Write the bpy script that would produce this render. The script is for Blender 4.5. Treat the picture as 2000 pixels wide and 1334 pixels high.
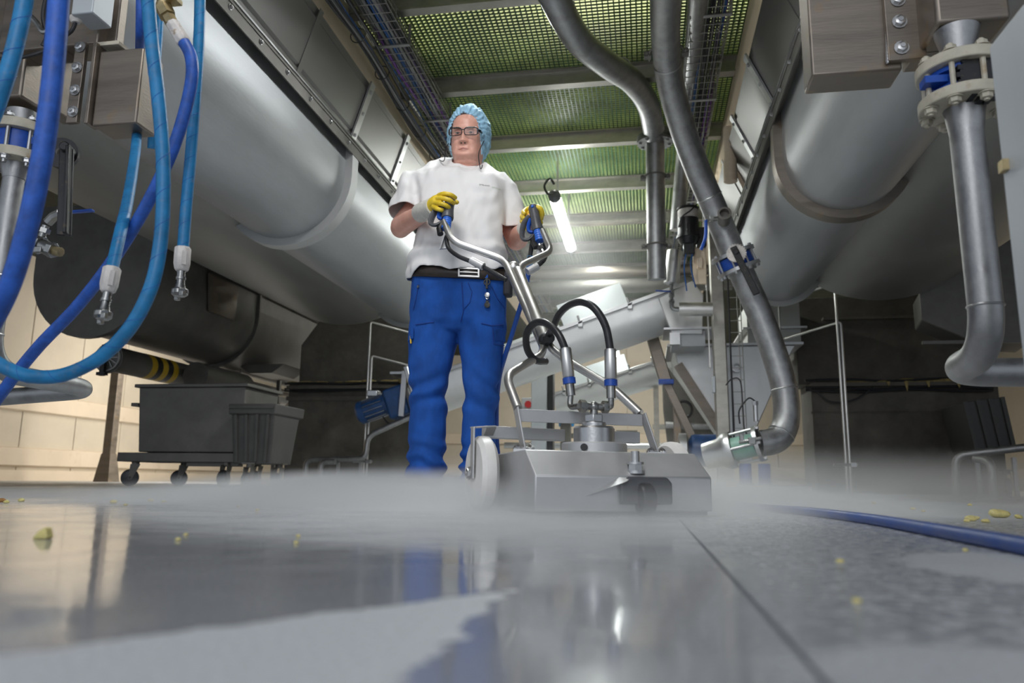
import bpy, bmesh, math, random
import numpy as np
from mathutils import Vector, Matrix, noise

# ------------------------------------------------------------------ camera, world, lights, exposure
for o in list(bpy.data.objects):
    bpy.data.objects.remove(o)
SC = bpy.context.scene
COL = SC.collection
F, CX, CY, H = 1500.0, 1000.0, 667.0, 0.085
_y = np.array([262.0, -(943 - 667), -F]); _y /= np.linalg.norm(_y)
_z = np.array([100.0, 8367, -F]); _z -= _z.dot(_y) * _y; _z /= np.linalg.norm(_z)
_x = np.cross(_y, _z)
ROT = np.array([_x, _y, _z])


def P(px, py, Y):
    """point of the place at depth Y (metres along the aisle) seen at a photo pixel"""
    d = ROT @ np.array([px - CX, -(py - CY), -F])
    p = d * (Y / d[1])
    return Vector((p[0], p[1], p[2] + H))


def G(px, py, Z=0.0):
    """point at height Z seen at a photo pixel"""
    d = ROT @ np.array([px - CX, -(py - CY), -F])
    p = d * ((Z - H) / d[2])
    return Vector((p[0], p[1], p[2] + H))


cam_d = bpy.data.cameras.new('camera')
cam = bpy.data.objects.new('camera', cam_d)
COL.objects.link(cam)
m3 = Matrix([list(r) for r in ROT])
cam.matrix_world = Matrix.Translation((0, 0, H)) @ m3.to_4x4()
cam_d.sensor_width = 36.0
cam_d.lens = F / 2000 * 36
cam_d.clip_start = 0.02
cam_d.dof.use_dof = True
cam_d.dof.focus_distance = 2.9
cam_d.dof.aperture_fstop = 3.6
SC.camera = cam

SC.view_settings.view_transform = 'Standard'
SC.view_settings.look = 'None'
SC.view_settings.gamma = 1.0
SC.view_settings.use_curve_mapping = False
SC.view_settings.exposure = 0.42
SC.cycles.volume_step_rate = 4.0
SC.cycles.volume_max_steps = 96
SC.cycles.max_bounces = 8
SC.cycles.volume_bounces = 3
SC.cycles.caustics_reflective = False
SC.cycles.caustics_refractive = False
SC.cycles.sample_clamp_indirect = 4.0

wd = bpy.data.worlds.new('world'); SC.world = wd; wd.use_nodes = True
wd.node_tree.nodes['Background'].inputs[0].default_value = (0.80, 0.88, 1.0, 1)
wd.node_tree.nodes['Background'].inputs[1].default_value = 0.55


def area(name, loc, aim, size, power, col=(1, 1, 1), sy=None, spread=180):
    l = bpy.data.lights.new(name, 'AREA'); l.energy = power; l.color = col
    l.shape = 'RECTANGLE'; l.size = size; l.size_y = sy or size; l.spread = math.radians(spread)
    o = bpy.data.objects.new(name, l); COL.objects.link(o)
    o.location = loc
    o.rotation_euler = (Vector(aim) - Vector(loc)).to_track_quat('-Z', 'Y').to_euler()
    return o


def point(name, loc, power, col=(1, 1, 1), r=0.05):
    l = bpy.data.lights.new(name, 'POINT'); l.energy = power; l.color = col; l.shadow_soft_size = r
    o = bpy.data.objects.new(name, l); COL.objects.link(o); o.location = loc
    return o


area('flash_softbox', (-0.7, 1.1, 2.95), (-0.75, 3.2, 0.9), 0.8, 9.5, (1, 0.99, 0.98), spread=95)
area('flash_fill', (-0.5, -1.2, 1.7), (-0.6, 3.2, 0.9), 1.6, 14, (0.97, 0.98, 1.0), spread=140)
area('added_aisle_light', (-0.6, 4.3, 3.25), (-0.6, 4.3, 0), 0.12, 110, (0.95, 0.99, 1.0), sy=1.5, spread=150)  # added out of view above the aisle to light worker and mist
area('added_aisle_light_far', (-0.6, 12.0, 3.2), (-0.6, 12.0, 0), 0.06, 130, (0.94, 1.0, 0.96), sy=5.0)  # added strip of light for the far aisle, no fixture hangs there
area('side_aisle_light', (-7.4, 12.0, 3.4), (-9.5, 13.0, 0.8), 0.4, 250, (1, 0.91, 0.79), sy=8.0)
area('back_hall_light', (-1.0, 17.5, 3.2), (-1.5, 20, 0.8), 3.0, 40, (1, 0.92, 0.82), sy=1.0)
area('side_aisle_light_east', (7.2, 13.0, 3.4), (8.0, 13.0, 0.8), 0.4, 150, (1, 0.86, 0.68), sy=6.0)
point('upper_floor_lamp', (-0.3, 3.4, 5.0), 330, (1, 0.96, 0.85), 0.06)
point('upper_floor_lamp_far', (-0.9, 8.6, 5.2), 330, (1, 0.98, 0.9), 0.06)


# ------------------------------------------------------------------ materials
def mat(name, col, rough=0.5, metal=0.0, var=0.12, scale=6.0, stretch=(1, 1, 1), bump=0.0, bscale=40.0, rvar=0.1,
        spec=0.5, coat=0.0, trans=0.0, emit=None, estr=0.0, col2=None, spots=0.0, sspot=30.0, sub=0.0, alpha=1.0):
    m = bpy.data.materials.new(name); m.use_nodes = True
    nt = m.node_tree; N, L = nt.nodes, nt.links
    b = N['Principled BSDF']
    tc = N.new('ShaderNodeTexCoord'); mp = N.new('ShaderNodeMapping'); mp.inputs['Scale'].default_value = stretch
    L.new(tc.outputs['Object'], mp.inputs[0])
    nz = N.new('ShaderNodeTexNoise'); nz.inputs['Scale'].default_value = scale; nz.inputs['Detail'].default_value = 6
    nz.inputs['Roughness'].default_value = 0.65
    L.new(mp.outputs[0], nz.inputs['Vector'])
    rp = N.new('ShaderNodeValToRGB')
    c = Vector(col[:3]); c2 = Vector(col2) if col2 else c * (1 + var)
    c1 = c * (1 - var) if not col2 else c
    rp.color_ramp.elements[0].position = 0.33; rp.color_ramp.elements[1].position = 0.67
    rp.color_ramp.elements[0].color = (*c1, 1); rp.color_ramp.elements[1].color = (*[min(1, q) for q in c2], 1)
    L.new(nz.outputs['Fac'], rp.inputs[0])
    out = rp.outputs[0]
    if spots > 0:
        n2 = N.new('ShaderNodeTexNoise'); n2.inputs['Scale'].default_value = sspot; n2.inputs['Detail'].default_value = 3
        L.new(tc.outputs['Object'], n2.inputs['Vector'])
        mr = N.new('ShaderNodeMapRange'); mr.inputs[1].default_value = 0.60; mr.inputs[2].default_value = 0.72
        mr.inputs[4].default_value = spots
        L.new(n2.outputs['Fac'], mr.inputs[0])
        mx = N.new('ShaderNodeMix'); mx.data_type = 'RGBA'
        L.new(mr.outputs[0], mx.inputs[0]); L.new(out, mx.inputs[6]); mx.inputs[7].default_value = (0.35, 0.24, 0.12, 1)
        out = mx.outputs[2]
    L.new(out, b.inputs['Base Color'])
    mr = N.new('ShaderNodeMapRange'); mr.inputs[3].default_value = max(0.02, rough - rvar); mr.inputs[4].default_value = min(1, rough + rvar)
    mr.inputs[1].default_value = 0.3; mr.inputs[2].default_value = 0.7
    L.new(nz.outputs['Fac'], mr.inputs[0]); L.new(mr.outputs[0], b.inputs['Roughness'])
    b.inputs['Metallic'].default_value = metal
    b.inputs['Specular IOR Level'].default_value = spec
    b.inputs['Coat Weight'].default_value = coat
    b.inputs['Transmission Weight'].default_value = trans
    b.inputs['Alpha'].default_value = alpha
    if sub:
        b.inputs['Subsurface Weight'].default_value = sub
        b.inputs['Subsurface Radius'].default_value = (0.02, 0.008, 0.005)
        b.inputs['Subsurface Scale'].default_value = 0.4
    if emit:
        b.inputs['Emission Color'].default_value = (*emit, 1); b.inputs['Emission Strength'].default_value = estr
    if bump > 0:
        n3 = N.new('ShaderNodeTexNoise'); n3.inputs['Scale'].default_value = bscale; n3.inputs['Detail'].default_value = 4
        L.new(mp.outputs[0], n3.inputs['Vector'])
        bp = N.new('ShaderNodeBump'); bp.inputs['Strength'].default_value = bump; bp.inputs['Distance'].default_value = 0.01
        L.new(n3.outputs['Fac'], bp.inputs['Height']); L.new(bp.outputs[0], b.inputs['Normal'])
    return m


M = {}
M['steel'] = mat('brushed stainless steel', (0.50, 0.50, 0.50), 0.36, 1.0, 0.10, 5, (1, 1, 1), 0.05, 120, 0.08)
M['steel_trough'] = mat('stainless trough sheet', (0.44, 0.45, 0.46), 0.54, 0.95, 0.10, 3, (1, 0.25, 1), 0.06, 60, 0.06)
M['steel_tank'] = mat('dull tank steel', (0.34, 0.34, 0.32), 0.50, 0.9, 0.10, 2.5, (1, 0.3, 1), 0.04, 60, 0.06)
M['steel_panel'] = mat('dark rolled steel sheet', (0.22, 0.215, 0.205), 0.42, 0.95, 0.10, 1.0, (0.5, 0.05, 1.2), 0.0, 30, 0.06)
M['steel_conveyor'] = mat('satin conveyor steel', (0.66, 0.66, 0.65), 0.46, 0.75, 0.06, 4)
M['strap_grey'] = mat('matt grey strap steel', (0.50, 0.50, 0.49), 0.6, 0.4, 0.05, 8)
M['steel_dark'] = mat('dirty dark steel', (0.17, 0.16, 0.145), 0.55, 0.55, 0.2, 4, (1, 1, 1), 0.05, 60, 0.08)
M['steel_beam'] = mat('galvanised beam steel', (0.42, 0.40, 0.36), 0.45, 0.85, 0.2, 7, (0.5, 1, 1), 0.05, 60, 0.08)
M['steel_pipe'] = mat('grey pipe steel', (0.36, 0.36, 0.36), 0.48, 1.0, 0.2, 14, (1, 1, 1), 0.06, 120, 0.10)
M['steel_bright'] = mat('polished stainless tube', (0.62, 0.61, 0.59), 0.38, 1.0, 0.06, 8, (1, 1, 1), 0.02, 160, 0.06)
M['steel_brushed_dirty'] = mat('stained box section steel', (0.25, 0.215, 0.18), 0.45, 0.85, 0.18, 4, (0.3, 1, 3), 0.06, 60, 0.10, spots=0.5, sspot=9)
M['deck'] = mat('machine deck steel', (0.56, 0.56, 0.56), 0.48, 0.6, 0.06, 9, (1, 1, 1), 0.03, 200, 0.06)
M['flange_cream'] = mat('worn cream painted flange', (0.52, 0.48, 0.38), 0.5, 0.0, 0.16, 14, (1, 1, 1), 0.15, 40, 0.1, spots=0.7, sspot=26)
M['blue_paint'] = mat('blue valve paint', (0.012, 0.075, 0.40), 0.38, 0, 0.2, 20, bump=0.05)
M['black_iron'] = mat('black coated iron', (0.012, 0.012, 0.013), 0.45, 0.0, 0.3, 18, bump=0.1, spots=0.12, sspot=60)
M['black_plastic'] = mat('black plastic', (0.012, 0.012, 0.013), 0.38, 0, 0.2, 20)
M['black_rubber'] = mat('black rubber hose', (0.02, 0.021, 0.023), 0.35, 0, 0.2, 30, bump=0.05)
M['grey_plastic'] = mat('dark grey grip plastic', (0.075, 0.078, 0.085), 0.42, 0, 0.15, 30)
M['blue_plastic'] = mat('blue collar plastic', (0.04, 0.16, 0.62), 0.4, 0, 0.1, 30)
M['white_plastic'] = mat('white nylon', (0.82, 0.80, 0.76), 0.45, 0, 0.05, 20)
M['white_crimp'] = mat('worn white coupling sleeve', (0.66, 0.62, 0.58), 0.5, 0, 0.2, 30, spots=0.8, sspot=60)
M['coupling'] = mat('coupling metal', (0.30, 0.30, 0.29), 0.32, 1.0, 0.2, 30)
M['brass'] = mat('dirty brass', (0.45, 0.36, 0.20), 0.4, 0.9, 0.3, 20)
M['hose_light'] = mat('light blue spiral hose', (0.014, 0.19, 0.42), 0.45, 0, 0.25, 18, bump=0.08, spots=0.18, sspot=45)
M['hose_royal'] = mat('royal blue hose', (0.020, 0.095, 0.42), 0.5, 0, 0.30, 30, bump=0.08, bscale=160)
M['hose_floor'] = mat('blue floor hose', (0.006, 0.055, 0.27), 0.45, 0, 0.15, 20)
M['cream_wall'] = mat('cream wall panel', (0.62, 0.56, 0.46), 0.55, 0, 0.06, 1.5, bump=0.02)
M['cream_rail'] = mat('cream wall rail', (0.74, 0.64, 0.51), 0.5, 0, 0.05, 2, bump=0.02, spots=0.12, sspot=5)
M['concrete'] = mat('dark damp concrete', (0.115, 0.103, 0.085), 0.75, 0, 0.35, 3.0, bump=0.25, bscale=22)
M['tan_edge'] = mat('tan painted steel edge', (0.90, 0.72, 0.53), 0.5, 0, 0.15, 2, (0.3, 0.3, 2))
M['grate'] = mat('green grating resin', (0.45, 0.50, 0.26), 0.55, 0, 0.32, 2.2, (1, 1, 1), 0.1, 60)
M['grate_edge'] = mat('dark green grating edge', (0.012, 0.07, 0.035), 0.45, 0, 0.3, 3)
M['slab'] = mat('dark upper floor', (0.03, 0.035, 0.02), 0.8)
M['tube_light'] = mat('lamp diffuser', (1, 1, 1), 0.4, emit=(0.96, 1.0, 0.97), estr=32.0)
M['cable_black'] = mat('black cable', (0.02, 0.02, 0.022), 0.5)
M['cable_blue'] = mat('blue cable', (0.02, 0.10, 0.30), 0.5)
M['cable_grey'] = mat('grey cable', (0.30, 0.30, 0.28), 0.5)
M['cable_violet'] = mat('violet cable', (0.16, 0.04, 0.28), 0.5)
M['wire'] = mat('tray wire', (0.38, 0.37, 0.34), 0.4, 0.9)
M['bin_plastic'] = mat('dark bin plastic', (0.075, 0.072, 0.066), 0.55, 0, 0.2, 6, bump=0.05)
M['skin'] = mat('skin', (0.66, 0.33, 0.25), 0.45, 0, 0.10, 22, bump=0.06, bscale=120, sub=0.12, col2=(0.76, 0.43, 0.335))
M['lip'] = mat('lip', (0.50, 0.21, 0.165), 0.45, 0, 0.08, 40)
M['crease'] = mat('mouth line', (0.22, 0.085, 0.07), 0.6, 0, 0.05, 40)
M['shirt'] = mat('white cotton', (0.80, 0.79, 0.78), 0.85, 0, 0.03, 8, (1, 1, .45), bump=0.30, bscale=9, spec=0.2)
M['trousers'] = mat('blue work cotton', (0.014, 0.080, 0.34), 0.85, 0, 0.22, 14, (1, 1, 0.6), 0.40, 13, spec=0.25)
M['seam'] = mat('dark blue seam', (0.008, 0.04, 0.22), 0.85)
M['leather'] = mat('dark brown leather', (0.030, 0.022, 0.018), 0.45, 0, 0.25, 30, bump=0.1)
M['shoe'] = mat('black work shoe', (0.015, 0.015, 0.018), 0.5, 0, 0.2, 30)
M['glove_yellow'] = mat('yellow nitrile coating', (0.72, 0.52, 0.035), 0.42, 0, 0.12, 26, bump=0.15, bscale=50)
M['glove_cuff'] = mat('off white knit cuff', (0.62, 0.60, 0.54), 0.85, 0, 0.1, 60, bump=0.25, bscale=220)
M['net'] = mat('light blue bouffant fabric', (0.36, 0.62, 0.80), 0.6, 0, 0.22, 26, (1, 1, 0.4), 0.35, 60, alpha=0.88)
M['eye_white'] = mat('eye white', (0.50, 0.45, 0.42), 0.3, 0, 0.02)
M['iris'] = mat('iris', (0.05, 0.05, 0.05), 0.3)
M['brow'] = mat('eyebrow hair', (0.36, 0.24, 0.17), 0.8)
M['hair'] = mat('grey brown hair', (0.18, 0.13, 0.09), 0.7)
M['frame'] = mat('dark glasses frame', (0.02, 0.025, 0.03), 0.3)
M['motor_blue'] = mat('blue motor paint', (0.015, 0.06, 0.18), 0.45, 0, 0.25, 10)
M['motor_green'] = mat('pale green pump paint', (0.25, 0.45, 0.36), 0.4, 0, 0.1, 10)
M['grey_box'] = mat('light grey sheet metal', (0.52, 0.55, 0.57), 0.45, 0.2, 0.06, 3, (1, 1, 0.3), 0.03, 30)
M['scrap'] = mat('pale yellow potato flesh', (0.72, 0.62, 0.24), 0.5, 0, 0.2, 60, bump=0.3, bscale=90, sub=0.1)
M['scrap_brown'] = mat('brown potato skin', (0.40, 0.20, 0.06), 0.6, 0, 0.2, 60, bump=0.3, bscale=90)
M['gunk'] = mat('caked yellow starch', (0.34, 0.26, 0.10), 0.85, 0, 0.3, 20, bump=0.5, bscale=30)
M['tape_yellow'] = mat('yellow tape', (0.65, 0.42, 0.02), 0.5)
M['cloth_dark'] = mat('dark wool', (0.03, 0.03, 0.035), 0.8)
M['text_dark'] = mat('grey green print', (0.09, 0.12, 0.10), 0.8)
M['text_green'] = mat('pale green print', (0.42, 0.55, 0.36), 0.8)
M['red_dot'] = mat('red plastic', (0.5, 0.03, 0.03), 0.4)


# glass of the spectacles: thin clear sheet
def glass_mat():
    m = bpy.data.materials.new('spectacle lens'); m.use_nodes = True
    nt = m.node_tree; nt.nodes.clear()
    o = nt.nodes.new('ShaderNodeOutputMaterial'); t = nt.nodes.new('ShaderNodeBsdfTransparent'); g = nt.nodes.new('ShaderNodeBsdfGlossy')
    t.inputs[0].default_value = (0.95, 0.96, 0.97, 1); g.inputs['Roughness'].default_value = 0.05
    fr = nt.nodes.new('ShaderNodeFresnel'); fr.inputs[0].default_value = 1.35
    mx = nt.nodes.new('ShaderNodeMixShader')
    nt.links.new(fr.outputs[0], mx.inputs[0]); nt.links.new(t.outputs[0], mx.inputs[1]); nt.links.new(g.outputs[0], mx.inputs[2])
    nt.links.new(mx.outputs[0], o.inputs[0])
    return m


M['lens'] = glass_mat()


# ------------------------------------------------------------------ mesh helpers
def V(*a):
    return Vector(a[0]) if len(a) == 1 else Vector(a)


class MB:
    def __init__(s):
        s.v = []; s.f = []; s.mi = []; s.cm = 0

    def add(s, vs, fs):
        b = len(s.v); s.v += [tuple(q) for q in vs]
        for f in fs:
            s.f.append([b + i for i in f]); s.mi.append(s.cm)
        return s

    def box(s, c, d, R=None):
        c = V(c); hx, hy, hz = d[0] / 2, d[1] / 2, d[2] / 2
        vs = []
        for x, y, z in ((-1, -1, -1), (1, -1, -1), (1, 1, -1), (-1, 1, -1), (-1, -1, 1), (1, -1, 1), (1, 1, 1), (-1, 1, 1)):
            p = Vector((x * hx, y * hy, z * hz))
            vs.append(c + (R @ p if R else p))
        return s.add(vs, [(0, 3, 2, 1), (4, 5, 6, 7), (0, 1, 5, 4), (1, 2, 6, 5), (2, 3, 7, 6), (3, 0, 4, 7)])

    def bar(s, a, b, w, t, up=(0, 0, 1)):
        """rectangular bar from a to b: w across, t along 'up'"""
        a, b = V(a), V(b); d = (b - a); L = d.length; d.normalize()
        u = V(up); u = (u - d * u.dot(d)).normalized(); r = d.cross(u)
        R = Matrix((r, d, u)).transposed()
        return s.box((a + b) / 2, (w, L, t), R)

    def ring_loft(s, rings, cap=True, closed=True):
        n = len(rings[0]); vs = [p for r in rings for p in r]; fs = []
        for i in range(len(rings) - 1):
            for j in range(n if closed else n - 1):
                k = (j + 1) % n
                fs.append((i * n + j, i * n + k, (i + 1) * n + k, (i + 1) * n + j))
        if cap and closed:
            fs.append(tuple(range(n - 1, -1, -1))); fs.append(tuple(range((len(rings) - 1) * n, len(rings) * n)))
        return s.add(vs, fs)

    def tube(s, pts, r, n=12, cap=True, round_ends=False, flat=None):
        pts = [V(p) for p in pts]
        rr = list(r) if hasattr(r, '__len__') else [r] * len(pts)
        if round_ends:
            def ext(p, q, rad):
                d = (p - q).normalized()
                return [(p + d * rad * math.sin(a), rad * math.cos(a)) for a in (0.5, 1.0, 1.35)]
            e0 = ext(pts[0], pts[1], rr[0]); e1 = ext(pts[-1], pts[-2], rr[-1])
            pts = [p for p, _ in e0[::-1]] + pts + [p for p, _ in e1]
            rr = [q for _, q in e0[::-1]] + rr + [q for _, q in e1]
        t = []
        for i in range(len(pts)):
            a = pts[max(0, i - 1)]; b = pts[min(len(pts) - 1, i + 1)]
            q = (b - a)
            t.append(q.normalized() if q.length > 1e-9 else (t[-1] if t else Vector((0, 0, 1))))
        ref = Vector((0, 0, 1)) if abs(t[0].z) < 0.9 else Vector((0, 1, 0))
        u = (ref - t[0] * ref.dot(t[0])).normalized()
        rings = []
        for i, p in enumerate(pts):
            u = (u - t[i] * u.dot(t[i]))
            u = u.normalized() if u.length > 1e-6 else t[i].orthogonal().normalized()
            w = t[i].cross(u)
            k = flat if flat else 1.0
            rings.append([p + u * (math.cos(2 * math.pi * j / n) * rr[i]) + w * (math.sin(2 * math.pi * j / n) * rr[i] * k) for j in range(n)])
        return s.ring_loft(rings, cap)

    def cyl(s, a, b, r, r2=None, n=20):
        return s.tube([a, b], [r, r if r2 is None else r2], n)

    def lathe(s, a, b, prof, n=20):
        """prof: (distance along a->b, radius)"""
        a, b = V(a), V(b); d = (b - a).normalized(); u = d.orthogonal().normalized(); w = d.cross(u)
        rings = [[a + d * h + u * (math.cos(2 * math.pi * j / n) * max(r, 1e-4)) + w * (math.sin(2 * math.pi * j / n) * max(r, 1e-4)) for j in range(n)] for h, r in prof]
        return s.ring_loft(rings)

    def prism(s, poly, ex):
        ex = V(ex)
        return s.ring_loft([[V(p) for p in poly], [V(p) + ex for p in poly]])

    def hexbolt(s, c, nrm, r=0.012, h=0.009, washer=True):
        c, d = V(c), V(nrm).normalized()
        if washer:
            s.cyl(c, c + d * 0.002, r * 1.35, n=12)
        s.tube([c, c + d * h, c + d * (h + 0.0015)], [r, r, r * 0.8], 6)
        return s.tube([c + d * h, c + d * (h + 0.004)], [r * 0.5, r * 0.45], 8)

    def sphere(s, c, r, n=16, m=10, sc=(1, 1, 1)):
        c = V(c); rings = []
        for i in range(m + 1):
            th = math.pi * i / m
            rr = max(math.sin(th), 1e-3)
            rings.append([c + Vector((rr * math.cos(2 * math.pi * j / n) * r * sc[0], rr * math.sin(2 * math.pi * j / n) * r * sc[1], math.cos(th) * r * sc[2])) for j in range(n)])
        return s.ring_loft(rings)

    def torus(s, c, nrm, R, r, n=28, k=8):
        c, d = V(c), V(nrm).normalized(); u = d.orthogonal().normalized(); w = d.cross(u)
        vs, fs = [], []
        for i in range(n):
            a = 2 * math.pi * i / n; e = u * math.cos(a) + w * math.sin(a)
            for j in range(k):
                b = 2 * math.pi * j / k
                vs.append(c + e * (R + r * math.cos(b)) + d * (r * math.sin(b)))
        for i in range(n):
            for j in range(k):
                fs.append((i * k + j, ((i + 1) % n) * k + j, ((i + 1) % n) * k + (j + 1) % k, i * k + (j + 1) % k))
        return s.add(vs, fs)


def smooth(pts, k=8):
    pts = [V(p) for p in pts]; out = []
    for i in range(len(pts) - 1):
        p0 = pts[max(i - 1, 0)]; p1 = pts[i]; p2 = pts[i + 1]; p3 = pts[min(i + 2, len(pts) - 1)]
        for j in range(k):
            t = j / k
            out.append(0.5 * ((2 * p1) + (p2 - p0) * t + (2 * p0 - 5 * p1 + 4 * p2 - p3) * t * t + (3 * p1 - p0 - 3 * p2 + p3) * t ** 3))
    out.append(pts[-1])
    return out


def fillet(pts, rad, k=8):
    pts = [V(p) for p in pts]; out = [pts[0]]
    for i in range(1, len(pts) - 1):
        a = (pts[i - 1] - pts[i]); b = (pts[i + 1] - pts[i])
        r = min(rad, a.length * 0.48, b.length * 0.48)
        p, q, c = pts[i] + a.normalized() * r, pts[i] + b.normalized() * r, pts[i]
        for j in range(k + 1):
            t = j / k
            out.append(p * (1 - t) ** 2 + c * (2 * t * (1 - t)) + q * t * t)
    out.append(pts[-1])
    return out


def setprops(o, label=None, cat=None, group=None, kind=None):
    if label: o['label'] = label
    if cat: o['category'] = cat
    if group: o['group'] = group
    if kind: o['kind'] = kind
    return o


def wloc(o):
    v = Vector((0, 0, 0))
    while o is not None:
        v += o.location; o = o.parent
    return v


def obj(name, mb, mats, parent=None, label=None, cat=None, group=None, kind=None, bevel=0.0, ang=0.6, origin=None, seg=2):
    me = bpy.data.meshes.new(name)
    off = wloc(parent) if parent else Vector((0, 0, 0))
    if parent is None and origin is not None:
        off = V(origin)
    if isinstance(mb, bpy.types.Mesh):
        me = mb; me.name = name
        me.transform(Matrix.Translation(-off))
    else:
        vs = np.array([tuple(q) for q in mb.v]) - np.array(off)
        me.from_pydata(vs.tolist(), [], mb.f)
        me.polygons.foreach_set('material_index', mb.mi)
    bm = bmesh.new(); bm.from_mesh(me)
    bmesh.ops.recalc_face_normals(bm, faces=bm.faces); bm.to_mesh(me); bm.free()
    for m in (mats if isinstance(mats, (list, tuple)) else [mats]):
        me.materials.append(M[m])
    me.polygons.foreach_set('use_smooth', [True] * len(me.polygons))
    me.set_sharp_from_angle(angle=ang)
    o = bpy.data.objects.new(name, me); COL.objects.link(o)
    if parent: o.parent = parent
    elif origin is not None: o.location = origin
    if bevel > 0:
        b = o.modifiers.new('bevel', 'BEVEL'); b.width = bevel; b.segments = seg; b.limit_method = 'ANGLE'; b.angle_limit = 0.6
        b.harden_normals = False
    return setprops(o, label, cat, group, kind)


def thing(name, label, cat, loc=(0, 0, 0), group=None, kind=None):
    o = bpy.data.objects.new(name, None); COL.objects.link(o); o.location = loc
    o.empty_display_size = 0.1
    return setprops(o, label, cat, group, kind)


def dup(root, loc, label=None, group=None, rotz=None):
    r = root.copy(); COL.objects.link(r); r.location = loc
    if rotz is not None: r.rotation_euler = (0, 0, rotz)
    if label: r['label'] = label
    if group: r['group'] = group
    for ch in list(root.children):
        c = ch.copy(); COL.objects.link(c); c.parent = r
        for g in list(ch.children):
            d = g.copy(); COL.objects.link(d); d.parent = c
    return r


def remesh(mb, voxel, sm=4, disp=None, cut=None):
    """closed shapes -> one continuous skin"""
    me = bpy.data.meshes.new('t'); me.from_pydata([tuple(q) for q in mb.v], [], mb.f)
    bm = bmesh.new(); bm.from_mesh(me); bmesh.ops.recalc_face_normals(bm, faces=bm.faces); bm.to_mesh(me); bm.free()
    o = bpy.data.objects.new('t', me); COL.objects.link(o)
    r = o.modifiers.new('r', 'REMESH'); r.mode = 'VOXEL'; r.voxel_size = voxel
    if sm:
        s = o.modifiers.new('s', 'SMOOTH'); s.iterations = sm; s.factor = 0.5
    dg = bpy.context.evaluated_depsgraph_get()
    res = bpy.data.meshes.new_from_object(o.evaluated_get(dg))
    bpy.data.objects.remove(o); bpy.data.meshes.remove(me)
    if disp:
        nv = [v.normal.copy() for v in res.vertices]
        for v, n in zip(res.vertices, nv):
            v.co += n * disp(v.co, n)
    if cut:
        bm = bmesh.new(); bm.from_mesh(res)
        bmesh.ops.delete(bm, geom=[f for f in bm.faces if cut(f.calc_center_median(), f.normal)], context='FACES')
        bm.to_mesh(res); bm.free()
    return res


rnd = random.Random(7)

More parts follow.
